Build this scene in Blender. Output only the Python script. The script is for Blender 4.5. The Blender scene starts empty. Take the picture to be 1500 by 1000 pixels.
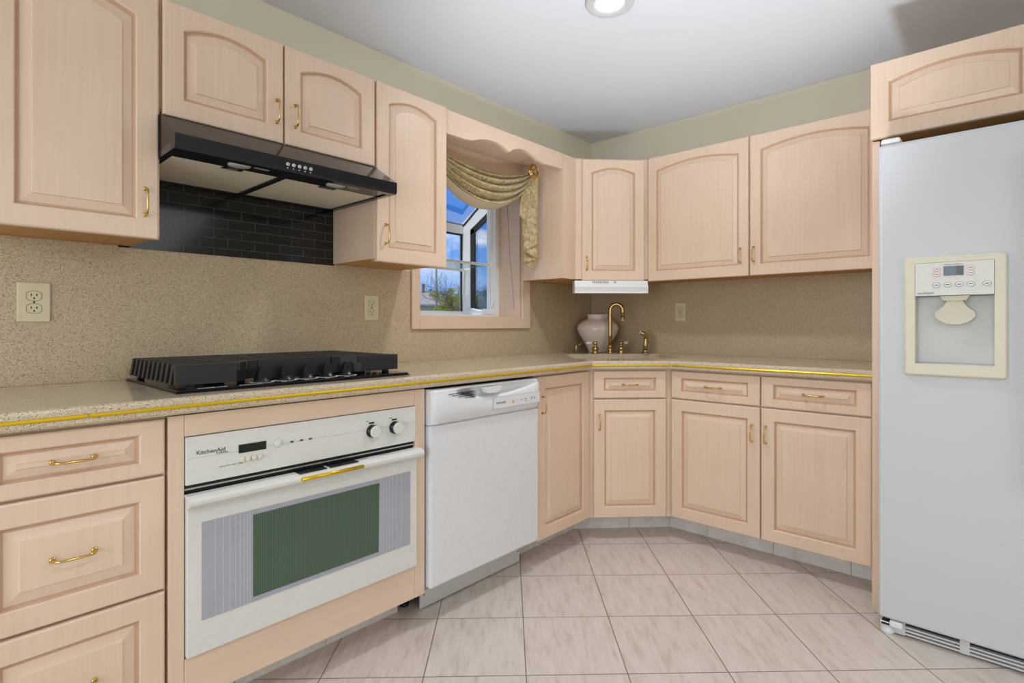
import bpy, bmesh, math, random
from mathutils import Vector, Matrix
S = bpy.context.scene
COL = S.collection
PI = math.pi
R2 = math.sqrt(2)

# ---------------------------------------------------------------- camera
cam = bpy.data.cameras.new('camera')
cam.sensor_width = 36
cam.lens = 795.9 / 1500 * 36
cam.shift_x = -12.2 / 1500
cam.shift_y = -25.5 / 1500
cam.clip_start = 0.02
cam.clip_end = 500
co = bpy.data.objects.new('camera', cam)
COL.objects.link(co)
co.location = (-3.2564, -2.2376, 1.1189)
co.rotation_euler = (PI / 2, 0, math.radians(41.936 - 90))
S.camera = co

# ---------------------------------------------------------------- colour management
S.view_settings.view_transform = 'Standard'
S.view_settings.look = 'None'
S.view_settings.gamma = 1
S.view_settings.use_curve_mapping = False
S.view_settings.exposure = -0.06


def lin(c):
    return tuple((v / 255 / 12.92) if v / 255 <= 0.04045 else ((v / 255 + 0.055) / 1.055) ** 2.4 for v in c) + (1.0,)


# ---------------------------------------------------------------- sky
W = bpy.data.worlds.new('sky')
S.world = W
W.use_nodes = True
nt = W.node_tree
nt.nodes.clear()
N = nt.nodes.new
out = N('ShaderNodeOutputWorld')
bg = N('ShaderNodeBackground')
tc = N('ShaderNodeTexCoord')
sx = N('ShaderNodeSeparateXYZ')
nt.links.new(tc.outputs['Generated'], sx.inputs[0])
rp = N('ShaderNodeValToRGB')
el = rp.color_ramp.elements
el[0].position = 0.0
el[0].color = lin((130, 174, 226))
el[1].position = 0.62
el[1].color = lin((240, 244, 252))
e = el.new(0.10)
e.color = lin((104, 158, 228))
e = el.new(0.22)
e.color = lin((64, 130, 228))
e = el.new(0.40)
e.color = lin((42, 108, 222))
nt.links.new(sx.outputs['Z'], rp.inputs[0])
mp = N('ShaderNodeMapping')
mp.inputs['Scale'].default_value = (1.0, 1.0, 2.2)
mp.inputs['Location'].default_value = (0.35, 0.1, 0.2)
nt.links.new(tc.outputs['Generated'], mp.inputs[0])
nz = N('ShaderNodeTexNoise')
nz.inputs['Scale'].default_value = 4.2
nz.inputs['Detail'].default_value = 6
nz.inputs['Roughness'].default_value = 0.5
nt.links.new(mp.outputs[0], nz.inputs['Vector'])
cr = N('ShaderNodeValToRGB')
cr.color_ramp.elements[0].position = 0.535
cr.color_ramp.elements[1].position = 0.62
nt.links.new(nz.outputs['Fac'], cr.inputs[0])
mx = N('ShaderNodeMix')
mx.data_type = 'RGBA'
mx.inputs['B'].default_value = lin((250, 251, 255))
cf = N('ShaderNodeMapRange')
cf.inputs['From Min'].default_value = 0.06
cf.inputs['From Max'].default_value = 0.16
nt.links.new(sx.outputs['Z'], cf.inputs[0])
cm_ = N('ShaderNodeMath')
cm_.operation = 'MULTIPLY'
nt.links.new(cr.outputs[0], cm_.inputs[0])
nt.links.new(cf.outputs[0], cm_.inputs[1])
nt.links.new(cm_.outputs[0], mx.inputs['Factor'])
nt.links.new(rp.outputs[0], mx.inputs['A'])
nt.links.new(mx.outputs['Result'], bg.inputs['Color'])
bg.inputs['Strength'].default_value = 1.35
nt.links.new(bg.outputs[0], out.inputs[0])

# ---------------------------------------------------------------- sun and daylight
sun = bpy.data.lights.new('sun', 'SUN')
sun.energy = 3.0
sun.angle = 0.01
so = bpy.data.objects.new('sun', sun)
COL.objects.link(so)
so.rotation_euler = Vector((0.80, 0.03, -0.60)).to_track_quat('-Z', 'Y').to_euler()


def area(name, loc, target, sx_, sy_, energy, col=(1, 1, 1)):
    l = bpy.data.lights.new(name, 'AREA')
    l.shape = 'RECTANGLE'
    l.size = sx_
    l.size_y = sy_
    l.energy = energy
    l.color = col
    o = bpy.data.objects.new(name, l)
    COL.objects.link(o)
    o.location = loc
    o.rotation_euler = (Vector(target) - Vector(loc)).to_track_quat('-Z', 'Y').to_euler()
    return o


# unseen area lamps: rear stands in for window daylight, side is added fill
area('rear_daylight', (-2.2, -4.45, 1.45), (-1.6, 0, 0.9), 2.4, 1.9, 22, (0.95, 0.985, 1.04))
area('side_fill', (-5.25, -1.6, 1.25), (0, -1.2, 1.1), 2.2, 1.9, 47, (0.90, 0.98, 1.08))
# added unseen spot lighting the ceiling, like a bounced flash
fl = bpy.data.lights.new('bounce_fill', 'SPOT')
fl.energy = 90
fl.color = (0.90, 0.98, 1.08)
fl.spot_size = math.radians(84)
fl.spot_blend = 0.75
fl.shadow_soft_size = 0.12
flo = bpy.data.objects.new('bounce_fill', fl)
COL.objects.link(flo)
flo.location = (-1.75, -1.70, 0.80)
flo.rotation_euler = (Vector((-1.22, -1.22, 2.419)) - flo.location).to_track_quat('-Z', 'Y').to_euler()


# ---------------------------------------------------------------- materials
MATS = {}


def principled(name):
    m = bpy.data.materials.new(name)
    m.use_nodes = True
    return m, m.node_tree, m.node_tree.nodes['Principled BSDF']


def mat(name, rgb, rough=0.5, metal=0.0, spec=0.5, coat=0.0, bump=0.0, bscale=60, var=0.0, emit=0.0):
    m, t, p = principled(name)
    p.inputs['Roughness'].default_value = rough
    p.inputs['Metallic'].default_value = metal
    p.inputs['Specular IOR Level'].default_value = spec
    p.inputs['Coat Weight'].default_value = coat
    p.inputs['Coat Roughness'].default_value = 0.15
    c = lin(rgb)
    tcn = t.nodes.new('ShaderNodeTexCoord')
    n = t.nodes.new('ShaderNodeTexNoise')
    n.inputs['Scale'].default_value = bscale
    n.inputs['Detail'].default_value = 4
    t.links.new(tcn.outputs['Object'], n.inputs['Vector'])
    v = var if var else 0.02
    r = t.nodes.new('ShaderNodeValToRGB')
    r.color_ramp.elements[0].position = 0.3
    r.color_ramp.elements[1].position = 0.7
    r.color_ramp.elements[0].color = tuple(x * (1 - v) for x in c[:3]) + (1,)
    r.color_ramp.elements[1].color = tuple(min(1, x * (1 + v)) for x in c[:3]) + (1,)
    t.links.new(n.outputs['Fac'], r.inputs[0])
    t.links.new(r.outputs[0], p.inputs['Base Color'])
    if bump:
        b = t.nodes.new('ShaderNodeBump')
        b.inputs['Strength'].default_value = bump
        b.inputs['Distance'].default_value = 0.002
        t.links.new(n.outputs['Fac'], b.inputs['Height'])
        t.links.new(b.outputs[0], p.inputs['Normal'])
    if emit:
        p.inputs['Emission Color'].default_value = c
        p.inputs['Emission Strength'].default_value = emit
    MATS[name] = m
    return m


def wood(name, rgb, rough=0.38, axis=2, dark=0.9, coat=0.3, scale=1.0):
    """painted or stained wood with fine grain along one local axis"""
    m, t, p = principled(name)
    p.inputs['Roughness'].default_value = rough
    p.inputs['Coat Weight'].default_value = coat
    p.inputs['Coat Roughness'].default_value = 0.22
    c = lin(rgb)
    tcn = t.nodes.new('ShaderNodeTexCoord')
    mpn = t.nodes.new('ShaderNodeMapping')
    sc = [90 * scale] * 3
    sc[axis] = 3.0 * scale
    mpn.inputs['Scale'].default_value = sc
    t.links.new(tcn.outputs['Object'], mpn.inputs[0])
    n = t.nodes.new('ShaderNodeTexNoise')
    n.inputs['Scale'].default_value = 1.0
    n.inputs['Detail'].default_value = 5
    n.inputs['Distortion'].default_value = 0.6
    t.links.new(mpn.outputs[0], n.inputs['Vector'])
    n2 = t.nodes.new('ShaderNodeTexNoise')
    n2.inputs['Scale'].default_value = 4.0
    n2.inputs['Detail'].default_value = 3
    t.links.new(tcn.outputs['Object'], n2.inputs['Vector'])
    ad = t.nodes.new('ShaderNodeMath')
    ad.operation = 'ADD'
    t.links.new(n.outputs['Fac'], ad.inputs[0])
    t.links.new(n2.outputs['Fac'], ad.inputs[1])
    r = t.nodes.new('ShaderNodeValToRGB')
    r.color_ramp.elements[0].position = 0.62
    r.color_ramp.elements[1].position = 1.25
    r.color_ramp.elements[0].color = (c[0] * dark, c[1] * dark * 0.98, c[2] * dark * 0.96, 1)
    r.color_ramp.elements[1].color = tuple(min(1, x * 1.04) for x in c[:3]) + (1,)
    dv = t.nodes.new('ShaderNodeMath')
    dv.operation = 'MULTIPLY'
    dv.inputs[1].default_value = 0.5
    t.links.new(ad.outputs[0], dv.inputs[0])
    r.color_ramp.elements[0].position = 0.34
    r.color_ramp.elements[1].position = 0.62
    t.links.new(dv.outputs[0], r.inputs[0])
    t.links.new(r.outputs[0], p.inputs['Base Color'])
    b = t.nodes.new('ShaderNodeBump')
    b.inputs['Strength'].default_value = 0.12
    b.inputs['Distance'].default_value = 0.001
    t.links.new(n.outputs['Fac'], b.inputs['Height'])
    t.links.new(b.outputs[0], p.inputs['Normal'])
    MATS[name] = m
    return m


def speckle(name, base, dk, lt, rough):
    """fine granite-look solid surface"""
    m, t, p = principled(name)
    p.inputs['Roughness'].default_value = rough
    tcn = t.nodes.new('ShaderNodeTexCoord')

    v = t.nodes.new('ShaderNodeTexVoronoi')
    v.inputs['Scale'].default_value = 620
    t.links.new(tcn.outputs['Object'], v.inputs['Vector'])
    sp = t.nodes.new('ShaderNodeSeparateColor')
    t.links.new(v.outputs['Color'], sp.inputs[0])
    r = t.nodes.new('ShaderNodeValToRGB')
    e = r.color_ramp.elements
    e[0].position = 0.10
    e[0].color = lin(dk)
    e[1].position = 0.95
    e[1].color = lin(lt)
    q = e.new(0.24); q.color = lin(base)
    q = e.new(0.70); q.color = lin(base)
    t.links.new(sp.outputs[0], r.inputs[0])
    n = t.nodes.new('ShaderNodeTexNoise')
    n.inputs['Scale'].default_value = 6
    t.links.new(tcn.outputs['Object'], n.inputs['Vector'])
    mr = t.nodes.new('ShaderNodeMapRange')
    mr.inputs['To Min'].default_value = 0.94
    mr.inputs['To Max'].default_value = 1.05
    t.links.new(n.outputs['Fac'], mr.inputs[0])
    x = t.nodes.new('ShaderNodeVectorMath')
    x.operation = 'SCALE'
    t.links.new(r.outputs[0], x.inputs[0])
    t.links.new(mr.outputs[0], x.inputs['Scale'])
    c = x.outputs[0]
    t.links.new(c, p.inputs['Base Color'])
    MATS[name] = m
    return m


def tile_floor():
    m, t, p = principled('floor_tile')
    p.inputs['Roughness'].default_value = 0.34
    tcn = t.nodes.new('ShaderNodeTexCoord')
    th = math.radians(43.3)
    mpn = t.nodes.new('ShaderNodeMapping')
    mpn.vector_type = 'POINT'
    # v = right coordinate, u = depth coordinate
    mpn.inputs['Rotation'].default_value = (0, 0, PI / 2 - th)
    t.links.new(tcn.outputs['Object'], mpn.inputs[0])
    sp = t.nodes.new('ShaderNodeSeparateXYZ')
    t.links.new(mpn.outputs[0], sp.inputs[0])

    def line(sock, off, size):
        a = t.nodes.new('ShaderNodeMath'); a.operation = 'SUBTRACT'; a.inputs[1].default_value = off
        t.links.new(sock, a.inputs[0])
        d = t.nodes.new('ShaderNodeMath'); d.operation = 'DIVIDE'; d.inputs[1].default_value = size
        t.links.new(a.outputs[0], d.inputs[0])
        fl = t.nodes.new('ShaderNodeMath'); fl.operation = 'FLOOR'
        t.links.new(d.outputs[0], fl.inputs[0])
        r = t.nodes.new('ShaderNodeMath'); r.operation = 'ROUND'
        t.links.new(d.outputs[0], r.inputs[0])
        s = t.nodes.new('ShaderNodeMath'); s.operation = 'SUBTRACT'
        t.links.new(d.outputs[0], s.inputs[0]); t.links.new(r.outputs[0], s.inputs[1])
        ab = t.nodes.new('ShaderNodeMath'); ab.operation = 'ABSOLUTE'
        t.links.new(s.outputs[0], ab.inputs[0])
        mu = t.nodes.new('ShaderNodeMath'); mu.operation = 'MULTIPLY'; mu.inputs[1].default_value = size
        t.links.new(ab.outputs[0], mu.inputs[0])
        return mu.outputs[0], fl.outputs[0]
    lx, ix = line(sp.outputs['X'], 0.106, 0.3255)
    ly, iy = line(sp.outputs['Y'], -1.833, 0.341)
    mn = t.nodes.new('ShaderNodeMath'); mn.operation = 'MINIMUM'
    t.links.new(lx, mn.inputs[0]); t.links.new(ly, mn.inputs[1])
    gr = t.nodes.new('ShaderNodeMapRange')
    gr.inputs['From Min'].default_value = 0.0011
    gr.inputs['From Max'].default_value = 0.0022
    t.links.new(mn.outputs[0], gr.inputs[0])
    # streaky stone veins, running on a diagonal, offset per tile
    cm = t.nodes.new('ShaderNodeCombineXYZ')
    t.links.new(ix, cm.inputs[0]); t.links.new(iy, cm.inputs[1])
    wn = t.nodes.new('ShaderNodeTexWhiteNoise')
    t.links.new(cm.outputs[0], wn.inputs['Vector'])
    va = t.nodes.new('ShaderNodeVectorMath'); va.operation = 'ADD'
    t.links.new(mpn.outputs[0], va.inputs[0]); t.links.new(wn.outputs['Color'], va.inputs[1])
    m2 = t.nodes.new('ShaderNodeMapping')
    m2.inputs['Rotation'].default_value = (0, 0, math.radians(-32))
    m2.inputs['Scale'].default_value = (40, 7, 1)
    t.links.new(va.outputs[0], m2.inputs[0])
    n = t.nodes.new('ShaderNodeTexNoise')
    n.inputs['Scale'].default_value = 1.0; n.inputs['Detail'].default_value = 6; n.inputs['Roughness'].default_value = 0.65
    t.links.new(m2.outputs[0], n.inputs['Vector'])
    r = t.nodes.new('ShaderNodeValToRGB')
    r.color_ramp.elements[0].position = 0.28; r.color_ramp.elements[0].color = lin((196, 180, 167))
    r.color_ramp.elements[1].position = 0.62; r.color_ramp.elements[1].color = lin((222, 211, 202))
    e = r.color_ramp.elements.new(0.45); e.color = lin((214, 202, 191))
    t.links.new(n.outputs['Fac'], r.inputs[0])
    x = t.nodes.new('ShaderNodeMix'); x.data_type = 'RGBA'
    x.inputs['A'].default_value = lin((122, 108, 94))
    t.links.new(gr.outputs[0], x.inputs['Factor']); t.links.new(r.outputs[0], x.inputs['B'])
    t.links.new(x.outputs['Result'], p.inputs['Base Color'])
    b = t.nodes.new('ShaderNodeBump'); b.inputs['Distance'].default_value = 0.002; b.inputs['Strength'].default_value = 0.5
    t.links.new(gr.outputs[0], b.inputs['Height'])
    t.links.new(b.outputs[0], p.inputs['Normal'])
    return m


def brick_black():
    m, t, p = principled('black_glass_tile')
    p.inputs['Roughness'].default_value = 0.12
    tcn = t.nodes.new('ShaderNodeTexCoord')
    mpn = t.nodes.new('ShaderNodeMapping')
    mpn.inputs['Rotation'].default_value = (-PI / 2, 0, 0)
    mpn.inputs['Location'].default_value = (0.005, 1.3785 - 1.36, 0)
    t.links.new(tcn.outputs['Object'], mpn.inputs[0])
    b = t.nodes.new('ShaderNodeTexBrick')
    b.inputs['Scale'].default_value = 1.0
    b.inputs['Brick Width'].default_value = 0.1
    b.inputs['Row Height'].default_value = 0.0375
    b.inputs['Mortar Size'].default_value = 0.0009
    b.inputs['Color1'].default_value = lin((13, 13, 15))
    b.inputs['Color2'].default_value = lin((19, 19, 21))
    b.inputs['Mortar'].default_value = lin((82, 82, 86))
    t.links.new(mpn.outputs[0], b.inputs['Vector'])
    t.links.new(b.outputs['Color'], p.inputs['Base Color'])
    bu = t.nodes.new('ShaderNodeBump'); bu.inputs['Strength'].default_value = 0.4; bu.inputs['Distance'].default_value = 0.001
    bu.invert = True
    t.links.new(b.outputs['Fac'], bu.inputs['Height']); t.links.new(bu.outputs[0], p.inputs['Normal'])
    return m


def glass_pane(name, tint=(1, 1, 1)):
    m = bpy.data.materials.new(name)
    m.use_nodes = True
    t = m.node_tree
    t.nodes.clear()
    o = t.nodes.new('ShaderNodeOutputMaterial')
    tr = t.nodes.new('ShaderNodeBsdfTransparent'); tr.inputs[0].default_value = tuple(tint) + (1,)
    gl = t.nodes.new('ShaderNodeBsdfGlossy'); gl.inputs['Roughness'].default_value = 0.02
    fr = t.nodes.new('ShaderNodeFresnel'); fr.inputs[0].default_value = 1.45
    mu = t.nodes.new('ShaderNodeMath'); mu.operation = 'MULTIPLY'; mu.inputs[1].default_value = 0.5
    t.links.new(fr.outputs[0], mu.inputs[0])
    mxs = t.nodes.new('ShaderNodeMixShader')
    t.links.new(mu.outputs[0], mxs.inputs[0]); t.links.new(tr.outputs[0], mxs.inputs[1]); t.links.new(gl.outputs[0], mxs.inputs[2])
    t.links.new(mxs.outputs[0], o.inputs[0])
    return m


def striped(name, base, stripe, axis, period, width, rough, grow=None):
    """base colour with fine parallel lines across one local axis"""
    m, t, p = principled(name)
    p.inputs['Roughness'].default_value = rough
    tcn = t.nodes.new('ShaderNodeTexCoord')
    sp = t.nodes.new('ShaderNodeSeparateXYZ')
    t.links.new(tcn.outputs['Object'], sp.inputs[0])
    d = t.nodes.new('ShaderNodeMath'); d.operation = 'DIVIDE'; d.inputs[1].default_value = period
    t.links.new(sp.outputs[axis], d.inputs[0])
    f = t.nodes.new('ShaderNodeMath'); f.operation = 'FRACT'
    t.links.new(d.outputs[0], f.inputs[0])
    g = t.nodes.new('ShaderNodeMath'); g.operation = 'LESS_THAN'; g.inputs[1].default_value = width
    t.links.new(f.outputs[0], g.inputs[0])
    x = t.nodes.new('ShaderNodeMix'); x.data_type = 'RGBA'
    x.inputs['A'].default_value = lin(base); x.inputs['B'].default_value = lin(stripe)
    t.links.new(g.outputs[0], x.inputs['Factor'])
    t.links.new(x.outputs['Result'], p.inputs['Base Color'])
    return m


def fabric(name, a, b, c):
    m, t, p = principled(name)
    p.inputs['Roughness'].default_value = 0.62
    p.inputs['Sheen Weight'].default_value = 0.25
    tcn = t.nodes.new('ShaderNodeTexCoord')
    n = t.nodes.new('ShaderNodeTexNoise'); n.inputs['Scale'].default_value = 34; n.inputs['Detail'].default_value = 3; n.inputs['Distortion'].default_value = 1.5
    t.links.new(tcn.outputs['Object'], n.inputs['Vector'])
    r = t.nodes.new('ShaderNodeValToRGB')
    r.color_ramp.elements[0].position = 0.38; r.color_ramp.elements[0].color = lin(a)
    r.color_ramp.elements[1].position = 0.62; r.color_ramp.elements[1].color = lin(c)
    e = r.color_ramp.elements.new(0.5); e.color = lin(b)
    t.links.new(n.outputs['Fac'], r.inputs[0])
    t.links.new(r.outputs[0], p.inputs['Base Color'])
    return m


CAB = wood('pickled_wood', (229, 203, 179), dark=0.968)
CABH = wood('pickled_wood_rail', (229, 203, 179), axis=0, dark=0.97)
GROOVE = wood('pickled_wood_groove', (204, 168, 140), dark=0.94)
UNDER = wood('bare_wood', (202, 150, 88), rough=0.6, axis=0, dark=0.8, coat=0)
DARKGAP = mat('dark_gap_wood', (150, 112, 84), 0.6)  # plain dark brown wood, drawn only on the jamb crack
BRASS = mat('brass', (214, 184, 110), 0.2, 1.0)
OLDBRASS = mat('antique_brass', (188, 164, 112), 0.24, 1.0)
GOLDSTRIP = mat('gold_strip', (224, 188, 40), 0.28, 0.7)
WALL = mat('wall_paint', (236, 229, 208), 0.8, bump=0.15, bscale=120, var=0.01)
CEIL = mat('ceiling_paint', (226, 229, 234), 0.85, bump=0.1, bscale=90, var=0.01)
COUNTER = speckle('speckled_counter', (210, 195, 168), (136, 114, 86), (226, 213, 192), 0.09)
SPLASH = speckle('speckled_backsplash', (201, 181, 149), (134, 112, 82), (220, 204, 176), 0.4)
FLOOR = tile_floor()
KICKT = mat('kick_tile', (234, 232, 228), 0.4, var=0.08, bscale=18)
BRICK = brick_black()
WHITE = mat('white_enamel', (232, 233, 235), 0.22)
FRIDGEW = mat('white_fridge', (210, 212, 215), 0.42, bump=0.12, bscale=420)
IVORY = mat('ivory_enamel', (226, 226, 220), 0.25)
CREAM = mat('cream_plastic', (226, 220, 198), 0.4)
WPLAST = mat('white_plastic', (236, 236, 236), 0.35)
GREYP = mat('grey_plastic', (176, 176, 178), 0.45)
BLACK = mat('black_enamel', (20, 20, 24), 0.12)
HOODTOP = mat('hood_enamel', (30, 25, 23), 0.1, spec=0.12)
MATBLK = mat('cast_iron', (34, 34, 37), 0.42)
PLBLK = mat('black_plastic', (22, 22, 24), 0.3)
FILT = mat('filter_mesh', (240, 234, 214), 0.5, 0.1, bump=0.5, bscale=900, var=0.06)
SILVER = mat('silver_trim', (205, 206, 208), 0.25, 0.9)
STEEL = mat('kick_steel', (220, 220, 220), 0.4, 0.1)
LENS = mat('hood_lens', (196, 198, 196), 0.2)
GREYBAND = striped('oven_grey_band', (170, 172, 182), (206, 207, 214), 0, 0.021, 0.09, 0.2)
OVGLASS = striped('oven_glass_reflection', (86, 108, 90), (62, 84, 68), 0, 0.0062, 0.4, 0.06)  # green yard reflection painted into the glass colour
SCREEN = mat('display', (24, 40, 30), 0.1)
BLUESCR = mat('lcd', (72, 86, 104), 0.15)
ALMOND = mat('almond_plate', (222, 212, 176), 0.4)
DKSLOT = mat('slot_dark', (30, 26, 22), 0.6)
VASE = mat('pink_ceramic', (250, 234, 224), 0.12, coat=0.4)
PORC = mat('porcelain', (240, 236, 228), 0.15)
VINYL = mat('white_vinyl', (246, 247, 247), 0.35)
GASKET = mat('dark_gasket', (52, 50, 50), 0.6)
GLASS = glass_pane('window_glass', (0.97, 0.98, 0.985))
SHELFGL = glass_pane('shelf_glass', (0.93, 0.96, 0.95))
FABRIC = fabric('damask', (166, 146, 100), (190, 171, 124), (208, 194, 154))
LINING = mat('curtain_lining', (226, 210, 186), 0.7)
INK = mat('ink', (74, 76, 80), 0.5)
INKW = mat('white_print', (225, 225, 228), 0.5)
INKR = mat('red_print', (190, 90, 90), 0.5)
INKY = mat('amber_print', (222, 176, 60), 0.5)
LAMP = mat('lamp_lens', (255, 250, 240), 0.4, emit=2.2)

# ---------------------------------------------------------------- mesh helpers


class MB:
    """collects shapes; build() links them as one mesh object"""

    def __init__(self, mats):
        self.bm = bmesh.new()
        self.mats = mats if isinstance(mats, (list, tuple)) else [mats]

    def quadface(self, vs, mi=0, smooth=False):
        try:
            f = self.bm.faces.new(vs)
        except ValueError:
            return None
        f.material_index = mi
        f.smooth = smooth
        return f

    def box(self, x0, x1, y0, y1, z0, z1, mi=0, bev=0.0, seg=2, bottom=None):
        b = self.bm
        x0, x1 = sorted((x0, x1)); y0, y1 = sorted((y0, y1)); z0, z1 = sorted((z0, z1))
        v = [b.verts.new(p) for p in ((x0, y0, z0), (x1, y0, z0), (x1, y1, z0), (x0, y1, z0), (x0, y0, z1), (x1, y0, z1), (x1, y1, z1), (x0, y1, z1))]
        fs = []
        for k, q in enumerate(((3, 2, 1, 0), (4, 5, 6, 7), (0, 1, 5, 4), (1, 2, 6, 5), (2, 3, 7, 6), (3, 0, 4, 7))):
            f = b.faces.new([v[i] for i in q])
            f.material_index = bottom if (bottom is not None and k == 0) else mi
            fs.append(f)
        if bev:
            es = list({e for f in fs for e in f.edges})
            bmesh.ops.bevel(b, geom=es, offset=bev, segments=seg, profile=0.5, affect='EDGES', clamp_overlap=True)
        return v

    def prism(self, pts, axis, a, c, mi=0):
        """extrude a 2D polygon along an axis; pts are the two other coordinates in xyz order"""
        def P(p, h):
            if axis == 0: return (h, p[0], p[1])
            if axis == 1: return (p[0], h, p[1])
            return (p[0], p[1], h)
        lo = [self.bm.verts.new(P(p, a)) for p in pts]
        hi = [self.bm.verts.new(P(p, c)) for p in pts]
        n = len(pts)
        fs = [self.quadface(lo[::-1], mi), self.quadface(hi, mi)]
        for i in range(n):
            fs.append(self.quadface([lo[i], lo[(i + 1) % n], hi[(i + 1) % n], hi[i]], mi))
        bmesh.ops.recalc_face_normals(self.bm, faces=[f for f in fs if f])
        return lo, hi

    def tube(self, pts, rad, mi=0, seg=10, caps=True, closed=False):
        pts = [Vector(p) for p in pts]
        n = len(pts)
        rads = rad if isinstance(rad, (list, tuple)) else [rad] * n
        rings = []
        up = None
        for i, p in enumerate(pts):
            if closed:
                t = (pts[(i + 1) % n] - pts[i - 1]).normalized()
            else:
                t = (pts[min(i + 1, n - 1)] - pts[max(i - 1, 0)]).normalized()
            if up is None:
                up = Vector((0, 0, 1)) if abs(t.z) < 0.9 else Vector((1, 0, 0))
            a = t.cross(up)
            if a.length < 1e-6:
                a = t.cross(Vector((0, 1, 0)))
            a.normalize()
            b = a.cross(t).normalized()
            up = b
            rings.append([self.bm.verts.new(p + rads[i] * (math.cos(2 * PI * k / seg) * a + math.sin(2 * PI * k / seg) * b)) for k in range(seg)])
        m = n if closed else n - 1
        for i in range(m):
            A, B = rings[i], rings[(i + 1) % n]
            for k in range(seg):
                self.quadface([A[k], A[(k + 1) % seg], B[(k + 1) % seg], B[k]], mi, True)
        if caps and not closed:
            self.quadface(rings[0][::-1], mi)
            self.quadface(rings[-1], mi)

    def lathe(self, prof, M=None, mi=0, seg=28, smooth=True, cap0=True, cap1=True):
        """prof: (radius, height) pairs about local z; M places it"""
        M = M or Matrix.Identity(4)
        rings = []
        for r, h in prof:
            rings.append([self.bm.verts.new(M @ Vector((r * math.cos(2 * PI * k / seg), r * math.sin(2 * PI * k / seg), h))) for k in range(seg)])
        fs = []
        for A, B in zip(rings, rings[1:]):
            for k in range(seg):
                fs.append(self.quadface([A[k], A[(k + 1) % seg], B[(k + 1) % seg], B[k]], mi, smooth))
        if cap0: fs.append(self.quadface(rings[0][::-1], mi))
        if cap1: fs.append(self.quadface(rings[-1], mi))
        return fs

    def build(self, name, parent=None, autosmooth=False):
        bmesh.ops.recalc_face_normals(self.bm, faces=self.bm.faces[:])
        me = bpy.data.meshes.new(name)
        self.bm.to_mesh(me)
        self.bm.free()
        for m in self.mats:
            me.materials.append(m)
        o = bpy.data.objects.new(name, me)
        COL.objects.link(o)
        if parent is not None:
            o.parent = parent
        return o


def tag(o, label, cat, group=None, kind=None):
    if label: o['label'] = label
    if cat: o['category'] = cat
    if group: o['group'] = group
    if kind: o['kind'] = kind
    return o


def empty(name, loc, label, cat, rz=0.0, group=None, kind=None):
    o = bpy.data.objects.new(name, None)
    o.empty_display_size = 0.05
    o.location = loc
    o.rotation_euler = (0, 0, rz)
    COL.objects.link(o)
    return tag(o, label, cat, group, kind)


def struct(o, label=None):
    o['kind'] = 'structure'
    if label: o['label'] = label
    return o


def boxobj(name, m, parent, *a, **k):
    b = MB(m)
    b.box(*a, **k)
    return b.build(name, parent)


def text(name, s, size, m, parent, loc, rot, depth=0.0003, sx=1.0, align='LEFT', bold=0.0):
    c = bpy.data.curves.new(name, 'FONT')
    c.body = s
    c.size = size
    c.extrude = depth
    c.align_x = align
    c.offset = bold
    t = bpy.data.objects.new(name + '_tmp', c)
    me = bpy.data.meshes.new_from_object(t)
    bpy.data.objects.remove(t)
    bpy.data.curves.remove(c)
    me.materials.clear()
    me.materials.append(m)
    me.transform(Matrix.Translation(loc) @ rot.to_4x4() @ Matrix.Diagonal((sx, 1, 1, 1)))
    o = bpy.data.objects.new(name, me)
    COL.objects.link(o)
    o.parent = parent
    return o


FRONT = Matrix.Rotation(PI / 2, 3, 'X')      # letters on a face looking along local -y


def copy_tree(o, parent=None):
    c = o.copy()
    COL.objects.link(c)
    if parent is not None: c.parent = parent
    for ch in list(o.children):
        copy_tree(ch, c)
    return c


# ---------------------------------------------------------------- cabinet fronts
def panel_front(x0, x1, z0, z1, stile=0.055, rail_b=0.055, rail_t=0.046, rise=0.0, t=0.02, bevel=0.034):
    """a raised-panel front on the local plane y = 0, facing -y, with an optional arched top"""
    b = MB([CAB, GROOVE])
    n = 17 if rise else 2
    w = x1 - x0

    def ring(i, y, opening):
        pts = []
        if not opening:
            a0, a1, b0, b1 = x0 + i, x1 - i, z0 + i, z1 - i
            pts = [(a0, b0), (a1, b0)]
            for k in range(n):
                f = k / (n - 1)
                pts.append((a1 + (a0 - a1) * f, b1))
        else:
            a0, a1, b0 = x0 + stile + i, x1 - stile - i, z0 + rail_b + i
            pts = [(a0, b0), (a1, b0)]
            zt = z1 - rail_t - i
            for k in range(n):
                f = k / (n - 1)
                s = 2 * f - 1
                pts.append((a1 + (a0 - a1) * f, zt - rise * (s * s) ** 0.95))
        return [b.bm.verts.new((p[0], y, p[1])) for p in pts]
    rings = [ring(0, -0.0005, False), ring(0, -(t - 0.005), False), ring(0.0015, -(t - 0.0015), False), ring(0.005, -t, False),
             ring(0, -t, True), ring(0.003, -(t - 0.0035), True), ring(0.007, -(t - 0.010), True), ring(0.012, -(t - 0.010), True),
             ring(bevel, -(t - 0.0045), True), ring(bevel + 0.002, -(t - 0.0015), True)]
    for j, (A, B) in enumerate(zip(rings, rings[1:])):
        for k in range(len(A)):
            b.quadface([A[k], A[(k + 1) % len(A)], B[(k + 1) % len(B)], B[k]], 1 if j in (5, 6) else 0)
    b.quadface(rings[-1], 0)
    b.quadface(rings[0][::-1], 0)
    return b


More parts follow.
